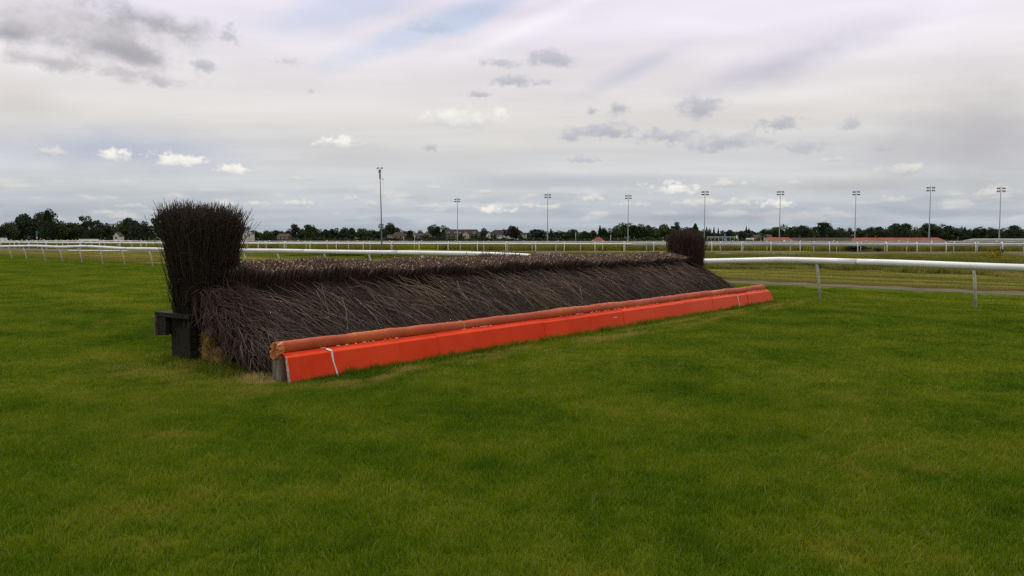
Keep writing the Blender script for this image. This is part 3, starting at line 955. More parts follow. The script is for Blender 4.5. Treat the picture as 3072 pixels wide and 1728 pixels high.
# white paint marks
def streak(name, pts, w):
    m = MB()
    vs = []
    for (u, y, z), ww in zip(pts, w):
        vs += [(u - ww, y, z), (u + ww, y, z)]
    m.add(vs, [(2 * i, 2 * i + 1, 2 * i + 3, 2 * i + 2) for i in range(len(pts) - 1)])
    m.build(name, M_whitepaint, board)


def on_front(z, off=0.003):
    return 0.062 * (z + 0.03) / 0.328 - off


streak('paint_drip', [(0.60, 0.118, 0.334), (0.615, 0.095, 0.322), (0.635, 0.069, 0.307)], [0.018, 0.03, 0.02])
streak('paint_drip', [(0.635 + 0.03 * k / 5 - 0.01 * math.sin(k), on_front(0.300 - 0.3 * k / 5), 0.300 - 0.3 * k / 5) for k in range(6)], [0.016, 0.012, 0.010, 0.009, 0.012, 0.010])
streak('paint_drip', [(12.56 + 0.004 * k, on_front(0.300 - 0.3 * k / 5, 0.006), 0.300 - 0.3 * k / 5) for k in range(6)], [0.012] * 6)
streak('paint_drip', [(7.0 + 0.05 * k, on_front(0.21 + 0.01 * math.sin(k * 2), 0.006), 0.21 + 0.01 * math.sin(k * 2)) for k in range(4)], [0.03, 0.02, 0.03, 0.02])
# padded roll
pts, rr = [], []
nseg = 220
for i in range(nseg + 1):
    u = -0.005 + (LEN - 0.30) * i / nseg
    pts.append((u, 0.225 + 0.005 * math.sin(u * 2.1), 0.382 + 0.006 * math.sin(u * 1.3) + 0.003 * math.sin(u * 3.7)))
    rr.append(0.078 + 0.0034 * math.sin(u * 5.2) * math.sin(u * 0.7) + 0.0024 * math.sin(u * 11.3 + 1) + rng.normal(0, 0.0014))
rr[0] *= 0.92
MB().tube(pts, rr, 16).build('padded_roll', M_vinyl, board, True)
# lacing along the roll's foot and the joins of its cover
for u in (3.1, 6.05, 9.2, 12.2):
    MB().tube([(u - 0.012, 0.225 + 0.005 * math.sin(u * 2.1), 0.382 + 0.006 * math.sin(u * 1.3) + 0.003 * math.sin(u * 3.7)), (u + 0.012, 0.225 + 0.005 * math.sin(u * 2.1), 0.382 + 0.006 * math.sin(u * 1.3) + 0.003 * math.sin(u * 3.7))], 0.0825, 16, True).build('cover_join', M_vinyl_end, board, True)
lace = MB()
for k in range(150):
    u = rng.uniform(0.2, LEN - 0.4)
    if math.sin(u * 2.3) + math.sin(u * 0.9 + 1) > -0.3:
        lace.box((u, 0.150 + rng.normal(0, 0.003), 0.343), (rng.uniform(0.01, 0.06), 0.012, 0.006))
tag(lace.build('lacing', M_whitepaint, board), kind='stuff')
# gathered, folded cloth on the roll's end
m = MB()
n = 18
ring0, ring1, ring2 = [], [], []
for k in range(n):
    a = 2 * math.pi * k / n
    j = 1 + 0.10 * (1 if k % 2 else -1)
    ring0.append((0.03, 0.225 + 0.082 * math.cos(a), 0.382 + 0.082 * math.sin(a)))
    ring1.append((-0.035 - 0.012 * (k % 3), 0.235 + 0.080 * j * math.cos(a), 0.372 + 0.085 * j * math.sin(a)))
    ring2.append((-0.055 + 0.012 * (k % 2), 0.24 + 0.028 * j * math.cos(a), 0.365 + 0.03 * j * math.sin(a)))
vs = ring0 + ring1 + ring2 + [(-0.045, 0.24, 0.365)]
fs = [(i * n + k, i * n + (k + 1) % n, (i + 1) * n + (k + 1) % n, (i + 1) * n + k) for i in range(2) for k in range(n)] + [(2 * n + k, 2 * n + (k + 1) % n, 3 * n) for k in range(n)]
m.add(vs, fs)
fl = [(-0.045, 0.175, 0.34), (-0.05, 0.31, 0.345), (-0.046, 0.325, 0.28), (-0.05, 0.25, 0.262), (-0.043, 0.19, 0.285), (0.03, 0.325, 0.345), (0.03, 0.322, 0.28), (0.03, 0.175, 0.34), (0.03, 0.17, 0.28)]
m.add(fl, [(0, 1, 2, 3), (0, 3, 4), (1, 5, 6, 2), (0, 4, 8, 7)])
m.build('gathered_end', M_vinyl_end, board)
for u in (0.0, 2.4, 4.9, 7.4, 9.8, 12.3, LEN - 0.42):
    MB().prism([(0.165, -0.04), (0.165, 0.30), (0.315, 0.30), (0.315, -0.04)], u - 0.02, u + 0.075).build('post', M_oldwood, board)

# ------------------------------------------------------------------ running rails
def col_of(p):
    """Photo column of a plan point."""
    return 1536 + FPX * p[0] / p[1] / math.cos(PITCH) if p[1] > 1 else 99999


ROWS = [(-300, 741), (0, 739.5), (105, 737.5), (180, 741.5), (245, 738.5), (300, 741), (370, 746), (450, 746.5), (580, 749), (710, 750.5), (835, 751.5), (964, 754.5),
        (1102, 756.5), (1240, 758), (1400, 761), (1500, 764), (1560, 767), (1620, 770.5), (1750, 775), (2000, 783), (2105, 784.5), (2200, 782.5), (2350, 779.5),
        (2449, 782), (2700, 789), (2915, 797.5), (3072, 803.5)]
near_rail = thing('running_rail', 'nearest thick white plastic running rail on slanting grey posts behind the fence', 'rail', (rail_curve[0][0], rail_curve[0][1], 0))
NR0 = np.array([rail_curve[0][0], rail_curve[0][1], 0])
rail3 = []
for p in rail_curve:
    c = col_of(p)
    if c < 3072 and p[1] > 3:
        z = at(c, np.interp(c, [r[0] for r in ROWS], [r[1] for r in ROWS]), p[1])[2]
        z = min(1.16, max(0.86, z))
    else:
        z = rail3[-1][2] * 0.9 + 0.1 * 1.0
    rail3.append((p[0], p[1], z))
rail3 = np.array(rail3)
for _ in range(2):
    rail3[1:-1, 2] = (rail3[:-2, 2] + 2 * rail3[1:-1, 2] + rail3[2:, 2]) / 4
# lengths of rail, joined end to end
seg = np.concatenate([[0], np.cumsum(np.linalg.norm(np.diff(rail3, axis=0), axis=1))])
nlen = int(seg[-1] // 5.6) + 1
for k in range(nlen):
    a, b = k * 5.6 + 0.002, min((k + 1) * 5.6 - 0.002, seg[-1])
    if b - a < 0.3:
        continue
    ss = np.linspace(a, b, 12)
    pts = np.stack([np.interp(ss, seg, rail3[:, i]) for i in range(3)], 1) - NR0
    MB().tube(pts, 0.080, 14).build('rail', M_rail, near_rail, True)
    j = pts[-1]
    d = pts[-1] - pts[-2]; d /= np.linalg.norm(d)
    MB().tube([j - d * 0.012, j + d * 0.012], 0.0815, 14).build('joint_collar', M_sleeve, near_rail, True)
nrm = offset_curve(rail_curve, 1.0) - rail_curve
cols = np.array([col_of(p) for p in rail_curve])
for c in [-110, -60, -20, 23, 69, 121, 176, 237, 298, 365, 443, 528, 622, 724, 835, 964, 1102, 1263, 1440, 1640, 1860, 2060, 2450, 2916, 3420]:
    i = int(np.argmin(np.abs(cols - c)))
    p, q = rail3[i] - NR0, nrm[i]
    foot = np.array([p[0] + q[0] * 0.26, p[1] + q[1] * 0.26, -0.03])
    midp = foot * 0.3 + 0.7 * np.array([p[0] + q[0] * 0.07, p[1] + q[1] * 0.07, p[2]])
    MB().tube([foot, midp, np.array([p[0], p[1], p[2] - 0.02])], [0.036, 0.034, 0.034], 10).build('post', M_post, near_rail, True)


def neck_post(h, reach):
    """Swan-neck post: upright, then a bend that carries the rail out over the track."""
    pts = [(0, 0, -0.05), (0, 0, h * 0.76)]
    for k in range(1, 7):
        a = k / 6 * math.pi * 0.62
        pts.append((0, reach * (1 - math.cos(a)) / 1.37, h * 0.76 + h * 0.24 * math.sin(min(a, math.pi / 2)) - (0.10 * max(0, a - math.pi / 2))))
    m = MB().tube(pts, 0.045, 8)
    me = bpy.data.meshes.new('post')
    me.from_pydata(m.v, [], m.f)
    me.polygons.foreach_set('use_smooth', [True] * len(me.polygons))
    me.materials.append(M_rail)
    return me


def far_rail(label, curve, post_cols, z, reach, rail_r, material, cowl=None, step=None):
    root = thing('running_rail', label, 'rail', (curve[0][0], curve[0][1], 0))
    c0 = np.array([curve[0][0], curve[0][1], 0])
    me = neck_post(z + 0.16, abs(reach))
    tang = np.gradient(curve, axis=0)
    side = offset_curve(curve, reach)
    pts = np.array([(p[0], p[1], z + zg(p[0], p[1])) for p in side])
    cc = np.array([col_of(p) for p in curve])
    if cowl:
        a = pts[cc[:len(pts)] <= cowl] - c0
        b = pts[cc[:len(pts)] > cowl - 12] - c0
        MB().tube(a, rail_r, 8).build('rail', material, root, True)
        MB().tube(b - np.array([0, 0, 0.03]), 0.10, 10, True, 1.65).build('rail_cowl', M_railgrey, root, True)
    else:
        MB().tube(pts - c0, rail_r, 8).build('rail', material, root, True)
    spots = []
    if post_cols is not None:
        spots = [int(np.argmin(np.abs(cc - c))) for c in post_cols]
    else:
        s = np.concatenate([[0], np.cumsum(np.linalg.norm(np.diff(curve, axis=0), axis=1))])
        spots = sorted({int(np.argmin(np.abs(s - d))) for d in np.arange(1.0, s[-1], step)})
    for i in spots:
        o = link('post', me, root)
        p = curve[i]
        o.location = (p[0] - c0[0], p[1] - c0[1], zg(p[0], p[1]))
        t = tang[i]
        o.rotation_euler = (0, 0, math.atan2(t[1], t[0]) + (0 if reach > 0 else math.pi))
    return root


A_COLS = [-290, -245, -200, -155, -115, -75, -37, 2, 43, 86, 137, 187, 241, 298, 359, 422, 489, 560, 632, 703, 775, 852, 930, 1009, 1090, 1173, 1257, 1344, 1431, 1517, 1606, 1694, 1786, 1872, 1961, 2048,
          2136, 2225, 2313, 2402, 2490, 2575, 2662, 2753, 2841, 2929, 3010, 3098, 3186, 3274, 3362]
B_COLS = [-280, -240, -200, -160, -120, -80, -40, -5, 28, 57, 86, 112, 140, 170, 203, 238, 275, 314, 353, 395, 438, 482, 530, 582, 634, 688, 741, 798, 858, 919, 981, 1045, 1110, 1178, 1243, 1314, 1382, 1452, 1523, 1596, 1668,
          1741, 1809, 1875, 1940, 2006, 2090, 2162, 2230, 2301, 2371, 2441, 2511, 2583, 2655, 2722, 2794, 2863, 2933, 3003, 3073, 3143, 3213, 3283, 3353]
A_fine = resample([plan(*k) for k in A_KEYS], n=3000)
B_fine = resample([plan(*k) for k in B_KEYS], n=3000)
far_rail('white swan-neck rail along the near edge of the dark sand track', A_fine[::1], A_COLS, 0.985, 0.34, 0.062, M_rail, cowl=1905)
far_rail('white swan-neck rail along the far edge of the dark sand track', B_fine[::1], B_COLS, 0.965, -0.34, 0.085, M_railgrey)  # shade on this white rail is put into its grey colour
C_KEYS = [(-330, 185), (-20, 160), (400, 141), (900, 130), (1400, 124), (2100, 122), (2600, 124), (3072, 126), (3450, 128)]
C_fine = resample([plan(*k) for k in C_KEYS], n=2400)
far_rail('pale grey rail on thin posts crossing the meadow behind the sand track', C_fine, None, 1.0, -0.3, 0.07, M_railgrey, step=5.2)
D_KEYS = [(-330, 215), (-20, 178), (250, 158), (420, 146)]
far_rail('short pale rail on the far left, highest of the stacked rails', resample([plan(*k) for k in D_KEYS], n=900), None, 1.0, -0.3, 0.07, M_rail, step=4.4)

# spare rail lengths lying in the grass
for (xa, ra, xb, rb, lab) in [(206, 754.5, 384, 755.5, 'white rail length lying in dry grass far left, beyond the nearest rail'),
                              (706, 759, 876, 759.5, 'white rail length lying in the grass beside the tall birch wing'),
                              (2318, 765.5, 2600, 766, 'long pale rail length lying before the sand track on the right'),
                              (2112, 766, 2190, 766, 'short pale rail length lying just right of the far birch wing')]:
    a, b = gnd(xa, ra + 1.2), gnd(xb, rb + 1.2)
    m = MB().tube([a + [0, 0, 0.16], (a + b) / 2 + [0, 0, 0.15], b + [0, 0, 0.16]], 0.055, 8)
    o = thing('spare_rail', lab, 'rail', (a + b) / 2)
    m.v = [tuple(np.array(v) - (a + b) / 2) for v in m.v]
    m.build('tube', M_rail if xa < 1000 else M_railgrey, o, True)
    for e in (a * 0.85 + b * 0.15, a * 0.15 + b * 0.85):
        e = e - (a + b) / 2
        MB().box((e[0], e[1], 0.05), (0.12, 0.5, 0.1)).build('chock', M_oldwood, o)

# ------------------------------------------------------------------ masts
ORD = ['first', 'second', 'third', 'fourth', 'fifth', 'sixth', 'seventh', 'eighth', 'ninth', 'tenth', 'eleventh', 'twelfth', 'thirteenth', 'fourteenth', 'fifteenth',
       'sixteenth', 'seventeenth', 'eighteenth', 'nineteenth', 'twentieth']
MASTS = [(1372, 594), (1643, 580), (1885, 583), (2115, 571), (2341, 571), (2568, 571), (2792, 558), (3003, 560)]
def lamp_mesh():
    m = MB().tube([(0, 0.10, 0.10), (0, 0.0, 0.0), (0, -0.42, -0.36), (0, -0.46, -0.40)], [0.10, 0.16, 0.30, 0.31], 10)
    me = bpy.data.meshes.new('lamp')
    me.from_pydata(m.v, [], m.f)
    me.materials.append(M_lamp)
    return me


LAMP = lamp_mesh()
for k, (px, py) in enumerate(MASTS):
    D = 22.0 * FPX / (HZ - py)
    top_p = at(px, py, D)
    base_z = zg(top_p[0], D)
    h = top_p[2] - base_z
    root = thing('floodlight_mast', f'tall slim grey floodlight mast, {ORD[k]} from left of the eight', 'mast', (top_p[0], D, base_z), 0.0, 'floodlight masts along the far track')
    MB().tube([(0, 0, -0.2), (0, 0, 0.6), (0, 0, h)], [0.30, 0.26, 0.13], 10).build('pole', M_mast, root, True)
    MB().box((0, 0, 0.25), (1.1, 1.1, 0.5)).build('plinth', M_greyroof, root)
    turn = math.atan2(-top_p[0], D) * 0.5 - 0.25 * (k > 5)
    for lvl, zz in enumerate((h - 0.55, h - 1.75)):
        arm = MB().box((0, 0, 0), (2.9 if lvl == 0 else 2.6, 0.12, 0.12)).build('cross_arm', M_mast, root)
        arm.location = (0, -0.16, zz)
        arm.rotation_euler = (0, 0, turn)
        for q in (-1.2, -0.62, 0.62, 1.2):
            o = link('lamp', LAMP, root)
            o.location = (q * math.cos(turn), q * math.sin(turn) - 0.22, zz + 0.02)
            o.rotation_euler = (0, 0, turn + q * 0.5)

g = gnd(1146, 773)
cm = thing('camera_mast', 'thin grey mast with two dishes on top, nearest the birch fence', 'mast', g)
Dm = g[1]
zt = at(1141, 500, Dm)[2]
MB().tube([(0, 0, -0.1), (-0.03, 0, zt * 0.5), (-0.1, 0, zt - 0.5)], [0.062, 0.05, 0.035], 10).build('pole', M_mast, cm, True)
MB().tube([(0, 0, 0.0), (0, 0, 0.75)], 0.085, 10).build('base_sleeve', M_lamp, cm, True)
MB().tube([(-0.1, 0, zt - 0.95), (-0.1, 0, zt - 0.55)], [0.08, 0.07], 8).build('bracket', M_mast, cm)
MB().box((-0.11, 0, zt - 0.38), (0.20, 0.14, 0.26)).build('equipment_box', M_mast, cm)
for s, ry in ((-1, -0.6), (1, 0.5)):
    d = MB().tube([(0, 0, 0), (0, 0, 0.07), (0, 0, 0.1)], [0.05, 0.12, 0.125], 12)
    o = d.build('dish', M_railgrey, cm, True)
    o.location = (-0.11 + s * 0.13, 0, zt - 0.14)
    o.rotation_euler = (0.5, ry, 0)
MB().tube([(-0.11, 0, zt - 0.25), (-0.22, 0, zt - 0.12)], 0.018, 6).build('dish_arm', M_mast, cm)
MB().tube([(-0.11, 0, zt - 0.25), (0.0, 0, zt - 0.12)], 0.018, 6).build('dish_arm', M_mast, cm)
MB().tube([(-0.09, 0, zt - 1.0), (0.14, 0, zt - 1.0)], 0.014, 6).build('side_arm', M_mast, cm)
MB().box((0.15, 0, zt - 1.0), (0.07, 0.07, 0.09)).build('sensor', M_mast, cm)
MB().tube([(0.16, 0, zt - 1.04), (0.17, 0, zt - 1.6), (0.16, 0, zt - 2.2)], 0.004, 4).build('cable', M_black, cm)

# ------------------------------------------------------------------ trackside bits
def striped_pole(px, ytop, D, colmat, label, n=8):
    t = at(px, ytop, D)
    b = zg(t[0], D)
    h = t[2] - b
    root = thing('marker_pole', label, 'pole', (t[0], D, b))
    for i in range(n):
        a, c = h * i / n, h * (i + 1) / n
        top = i >= n - 3
        MB().tube([(0, 0, a), (0, 0, c - 0.002)], 0.16 if top else 0.12, 10).build('band', colmat if (top or i % 2) else M_trim, root, True)
    MB().tube([(0, 0, h), (0, 0, h + 0.12), (0, 0, h + 0.18)], [0.16, 0.14, 0.05], 10).build('cap', colmat, root, True)


striped_pole(2175, 704, 165, M_blue, 'blue topped white striped marker pole right of the far birch wing')
striped_pole(110, 696, 180, M_teal, 'teal and white marker pole before the trees far left')


def cabinet(px0, px1, ytop, D, label):
    a, b = at(px0, ytop, D), at(px1, ytop, D)
    c, w, h = (a + b) / 2, b[0] - a[0], a[2]
    root = thing('green_cabinet', label, 'cabinet', (c[0], D, 0))
    MB().box((0, 0, h * 0.42), (w, 0.7, h * 0.84)).build('body', M_greenbox, root)
    MB().box((0, 0, h * 0.88), (w + 0.06, 0.78, h * 0.07)).build('lid', M_greenbox, root)
    MB().box((-w * 0.28, 0, h * 0.96), (w * 0.3, 0.4, h * 0.08)).build('vent_hood', M_lamp, root)
    for s in (-0.25, 0.25):
        MB().box((s * w, -0.36, h * 0.42), (w * 0.42, 0.02, h * 0.7)).build('door', M_greenbox, root)


cabinet(863, 891, 739, 117, 'low dark green steel cabinet behind rails, right of the tall birch wing')
cabinet(1711, 1735, 736.5, 104, 'low dark green steel cabinet behind rails, left of the far birch wing')


def hoarding(px0, px1, yt, yb, D, label):
    a, b = at(px0, yt, D), at(px1, yb, D)
    gz = zg(a[0], D)
    root = thing('hoarding', label, 'board', ((a[0] + b[0]) / 2, D, gz))
    w = b[0] - a[0]
    MB().box((0, 0, (a[2] + b[2]) / 2 - gz), (w, 0.06, a[2] - b[2])).build('panel', M_trim, root)
    for s in (-0.45, 0, 0.45):
        MB().tube([(s * w, 0.06, -0.1), (s * w, 0.06, a[2] - gz - 0.05)], 0.05, 6).build('post', M_post, root)


hoarding(-14, 22, 713.5, 722, 190, 'white hoarding behind rails at the far left edge')
hoarding(236, 296, 717, 722.5, 186, 'long low white hoarding above the rails before the left trees')
hoarding(2238, 2262, 714, 718.5, 330, 'small white hoarding before the trees right of the blue pole')

off = gnd(787, 1142)
o = lumpy('rubber_offcut', (0, 0, 0.022), (0.085, 0.03, 0.022), M_black, 9, None, 6, 10, 0.2)
o.location = tuple(off)
o.rotation_euler = (0, 0, -0.25)
tag(o, 'small black offcut lying on the grass beside the orange board end', 'offcut')

# thin white lamp poles seen among the houses
for k, (px, yt, D, lab) in enumerate([(1211, 712, 470, 'thin pale pole left of the brick houses'), (1244, 706, 470, 'thin pale pole in front of the low brick houses'),
                                      (1727, 697, 560, 'slender pale pole with small lamp left of the red pyramid roof'), (1832, 706, 520, 'slender pale pole just right of the red pyramid roof')]):
    t = at(px, yt, D)
    b = zg(t[0], D)
    root = thing('lamp_pole', lab, 'pole', (t[0], D, b))
    MB().tube([(0, 0, 0), (0, 0, t[2] - b)], [0.13, 0.09], 8).build('shaft', M_trim, root, True)
    MB().box((0.25, 0, t[2] - b), (0.7, 0.3, 0.16)).build('lantern', M_trim, root)


# ------------------------------------------------------------------ vehicles behind the rails
def car(px, D, rz, material, label, van=False):
    p = at(px, HZ, D)
    root = thing('parked_van' if van else 'parked_car', label, 'van' if van else 'car', (p[0], D, zg(p[0], D)), rz, 'vehicles parked beyond the rails')
    if van:
        prof = [(-2.5, 0.35), (-2.5, 2.2), (-2.3, 2.35), (1.2, 2.35), (1.75, 1.5), (2.45, 1.2), (2.5, 0.35)]
    else:
        prof = [(-2.1, 0.35), (-2.1, 0.85), (-1.7, 0.95), (-1.1, 1.42), (0.4, 1.45), (1.05, 0.98), (1.95, 0.82), (2.1, 0.35)]
    W2 = 0.95 if van else 0.85
    MB().prism(prof, -W2, W2).build('body', material, root)
    if van:
        gp = [[(1.25, 1.55), (1.22, 2.15), (0.55, 2.15), (0.55, 1.55)]]
    else:
        gp = [[(-1.35, 1.0), (-1.0, 1.34), (-0.38, 1.36), (-0.38, 1.0)], [(-0.3, 1.0), (-0.3, 1.36), (0.35, 1.36), (0.85, 1.0)]]
    for s in (-1, 1):
        for q in gp:
            MB().prism(q, s * (W2 + 0.002), s * (W2 + 0.02)).build('window', M_glass, root)
        for y in (-1.45, 1.4):
            w = MB().tube([(s * (W2 - 0.18), y, 0.33), (s * (W2 + 0.03), y, 0.33)], 0.33, 14).build('wheel', M_black, root)
            MB().tube([(s * (W2 + 0.031), y, 0.33), (s * (W2 + 0.04), y, 0.33)], 0.19, 10).build('rim', M_carsilver, w)


car(2345, 226, 1.45, M_cardark, 'dark parked car just right of the fifth floodlight mast')
car(2359, 222, 1.6, M_carwhite, 'white parked car, first of two beside the fifth floodlight mast')
car(2377, 222, 1.55, M_carwhite, 'white parked car, second of two beside the fifth floodlight mast')
car(2395, 227, 1.5, M_cardark, 'dark parked car, rightmost of the row beside the fifth floodlight mast')
for k, (px, D, mt) in enumerate([(2600, 300, M_carwhite), (2632, 302, M_carsilver), (2668, 300, M_carwhite), (2703, 303, M_carsilver)]):
    car(px, D, 1.57, mt, f'{"white" if mt is M_carwhite else "silver"} van below the long red roof, {ORD[k]} of four', True)
for k, px in enumerate([2860, 2888, 2920]):
    car(px, 295, 1.57, M_carwhite, f'white van left of the grey-roofed stand, {ORD[k]} of three', True)


# ------------------------------------------------------------------ houses
def house(name, label, cat, px0, px1, ridge, eave, D, depth, wall, roof, hip=0.0, windows=0, win_rows=1, chimney=(), gables=(), dormers=(), win_mat=M_trim):
    a, b = at(px0, ridge, D), at(px1, eave, D)
    w, zr, ze = b[0] - a[0], a[2], b[2]
    gz = zg((a[0] + b[0]) / 2, D)
    root = thing(name, label, cat, ((a[0] + b[0]) / 2, D + depth / 2, gz))
    H, E_h = zr - gz, ze - gz
    MB().box((0, 0, E_h / 2), (w, depth, E_h)).build('wall', wall, root)
    ov = 0.35
    x, y = w / 2 + ov, depth / 2 + ov
    hx = x - hip * depth / 2
    m = MB().add([(-x, -y, E_h - 0.1), (x, -y, E_h - 0.1), (x, y, E_h - 0.1), (-x, y, E_h - 0.1), (-hx, 0, H), (hx, 0, H)],
                 [(0, 1, 5, 4), (2, 3, 4, 5), (1, 2, 5), (3, 0, 4), (3, 2, 1, 0)])
    rf = m.build('roof', roof, root)
    for cx in chimney:
        MB().box((cx * w, 0.3, H + 0.35), (0.9, 0.6, 1.3)).build('chimney', M_brickwall, rf)
    if windows:
        ww, wh = min(1.5, w / windows * 0.5), 1.25
        for r in range(win_rows):
            zc_ = E_h - 1.15 - r * 2.6
            if zc_ < 0.8:
                continue
            for i in range(windows):
                xc = -w / 2 + w * (i + 0.5) / windows
                f = MB().box((xc, -depth / 2 - 0.04, zc_), (ww + 0.24, 0.08, wh + 0.24)).build('window', win_mat, root)
                MB().box((xc - ww * 0.26, -depth / 2 - 0.10, zc_), (ww * 0.46, 0.05, wh)).build('pane', M_glass, f)
                MB().box((xc + ww * 0.26, -depth / 2 - 0.10, zc_), (ww * 0.46, 0.05, wh)).build('pane', M_glass, f)
    for gx, gw, gh, gm in gables:
        cx, hw = gx * w, gw / 2
        m = MB().add([(cx - hw, -y - 1.2, 0), (cx + hw, -y - 1.2, 0), (cx + hw, -y - 1.2, E_h), (cx, -y - 1.2, E_h + gh), (cx - hw, -y - 1.2, E_h),
                      (cx - hw, 0, 0), (cx + hw, 0, 0), (cx + hw, 0, E_h), (cx, 0, E_h + gh), (cx - hw, 0, E_h)],
                     [(0, 1, 2, 3, 4), (1, 6, 7, 2), (5, 0, 4, 9), (2, 7, 8, 3), (4, 3, 8, 9)])
        gb = m.build('gable', gm, root)
        for s in (-1, 1):
            MB().add([(cx + s * (hw + 0.3), -y - 1.5, E_h - 0.3), (cx, -y - 1.5, E_h + gh + 0.12), (cx, 0, E_h + gh + 0.12), (cx + s * (hw + 0.3), 0, E_h - 0.3),
                      (cx + s * (hw + 0.3), -y - 1.5, E_h - 0.05), (cx, -y - 1.5, E_h + gh + 0.40), (cx, 0, E_h + gh + 0.40), (cx + s * (hw + 0.3), 0, E_h - 0.05)],
                     [(0, 1, 2, 3), (4, 5, 6, 7), (0, 1, 5, 4), (1, 2, 6, 5), (2, 3, 7, 6), (3, 0, 4, 7)]).build('gable_roof', roof, gb)
        f = MB().box((cx, -y - 1.24, E_h - 1.0), (1.5, 0.08, 1.5)).build('window', win_mat, root)
        MB().box((cx, -y - 1.30, E_h - 1.0), (1.15, 0.06, 1.2)).build('pane', M_glass, f)
    for dxx in dormers:
        zc_ = E_h + (H - E_h) * 0.42
        d = MB().box((dxx * w, -depth / 4 - 0.6, zc_), (2.4, 2.6, 1.6)).build('dormer', M_trim, root)
        MB().box((dxx * w - 0.5, -depth / 4 - 1.93, zc_ + 0.05), (0.8, 0.06, 1.1)).build('pane', M_glass, d)
        MB().box((dxx * w + 0.5, -depth / 4 - 1.93, zc_ + 0.05), (0.8, 0.06, 1.1)).build('pane', M_glass, d)
        MB().box((dxx * w, -depth / 4 - 0.7, zc_ + 0.88), (2.8, 3.0, 0.16)).build('dormer_roof', roof, d)
    return root


house('apartment_block', 'long brick apartment block with dark roof, white dormers and a cream gable', 'building', 1322, 1441, 688, 703.5, 700, 13, M_brickwall, M_slate, 0.55, 9, 2,
      gables=[(0.13, 6.0, 3.2, M_creamwall)], dormers=[-0.42, -0.31, -0.13, -0.02, 0.34])
house('villa', 'wide white house with dark hipped roof behind the dark copper tree', 'house', 1462, 1580, 689.5, 705, 705, 14, M_whitewall, M_slate, 0.9, 9, 2, chimney=(-0.1,),
      gables=[(-0.46, 5.0, 2.6, M_whitewall)])
house('terrace_house', 'low brick terrace with brown roof left of the apartment block', 'house', 1238, 1272, 699, 707, 690, 10, M_brickwall, M_browntile, 0.0, 3, 1, chimney=(0.3,))
house('terrace_house', 'brick house with taller brown roof beside the tall dark tree', 'house', 1270, 1298, 694, 704, 700, 10, M_brickwall, M_browntile, 0.5, 2, 2)
house('terrace_house', 'brick house with brown hipped roof right of the camera mast', 'house', 1176, 1214, 696, 707, 690, 10, M_brickwall, M_browntile, 0.5, 3, 2)
house('cottage', 'small white gabled cottage just right of the camera mast', 'house', 1162, 1175, 704, 711, 660, 8, M_whitewall, M_browntile, 0.0, 2, 1)
house('terrace_house', 'brick house with brown roof among trees right of the tall birch wing', 'house', 830, 866, 701, 709, 600, 9, M_brickwall, M_browntile, 0.2, 3, 1)
house('cottage', 'white gabled house showing beside the tall birch wing top', 'house', 733, 751, 696, 702, 560, 9, M_whitewall, M_greyroof, 0.1, 3, 1, gables=[(-0.25, 3.6, 2.0, M_whitewall)])
house('cottage', 'white gabled house with brown roof in the left trees', 'house', 341, 356, 703, 708, 430, 6, M_whitewall, M_browntile, 0.3, 3, 1, gables=[(0.28, 3.2, 1.8, M_whitewall)])
house('cottage', 'tiny pale house under the airy round tree far left', 'house', 272, 283, 700, 704, 440, 6, M_whitewall, M_browntile, 0.2, 2, 1)
house('kiosk', 'square kiosk with bright red pyramid roof behind the rails', 'kiosk', 1776, 1818, 711, 725.5, 330, 5.5, M_whitewall, M_redtile, 1.0, 3, 1)
house('stable_block', 'long low stable block with faded red tiled roof, left part', 'building', 2312, 2380, 712, 721, 412, 9, M_creamwall, M_redtile, 0.3, 8, 1)
house('stable_block', 'long low stable block with brown roof in the middle of the range', 'building', 2383, 2560, 713, 722, 415, 9, M_creamwall, M_browntile, 0.0, 18, 1, chimney=(-0.35, -0.1))
house('stable_block', 'long low stable block with brighter red roof on the right', 'building', 2563, 2838, 713, 722, 412, 9, M_whitewall, M_redtile, 0.5, 24, 1, chimney=(-0.22,))
house('stand', 'low grey-roofed stand at the far right edge', 'building', 2932, 3190, 715.5, 720, 330, 9, M_whitewall, M_greyroof, 0.3, 16, 1)
house('cottage', 'pale gabled house among trees left of the red stable roof', 'house', 2266, 2284, 704, 712, 470, 8, M_whitewall, M_browntile, 0.0, 2, 1)
house('cottage', 'pale house peeping over the left end of the red stable roof', 'house', 2304, 2316, 703, 710, 470, 8, M_creamwall, M_browntile, 0.0, 1, 1)
# brown garden wall before the white villa
a, b = at(1446, 718, 640), at(1535, 726, 640)
wl = thing('garden_wall', 'brown garden wall in front of the white house', 'wall', ((a[0] + b[0]) / 2, 640, zg(0, 640)))
MB().box((0, 0, (a[2] + 2.6) / 2), (b[0] - a[0], 0.4, a[2] + 2.6)).build('masonry', M_browntile, wl)
MB().box((0, 0, a[2] + 2.66), (b[0] - a[0] + 0.2, 0.55, 0.12)).build('coping', M_brickwall, wl)
# long pale open railing shelter right of the blue pole
a, b = at(2122, 710.5, 300), at(2214, 714, 300)
sh = thing('viewing_rail', 'long thin pale railing deck behind the blue marker pole', 'railing', ((a[0] + b[0]) / 2, 300, zg(0, 300)))
gzz = -zg(0, 300)
MB().box((0, 0, a[2] + gzz), (b[0] - a[0], 0.12, 0.14)).build('top_rail', M_rail, sh)
MB().box((0, 0, b[2] + gzz), (b[0] - a[0], 0.12, 0.10)).build('lower_rail', M_railgrey, sh)
for k in range(9):
    x = (k / 8 - 0.5) * (b[0] - a[0])
    MB().box((x, 0, (a[2] + gzz) / 2), (0.14, 0.1, a[2] + gzz)).build('post', M_railgrey, sh)
MB().box(((b[0] - a[0]) / 2 - 0.5, -0.1, a[2] + gzz - 0.1), (0.55, 0.06, 1.2)).build('sign', M_trim, sh)


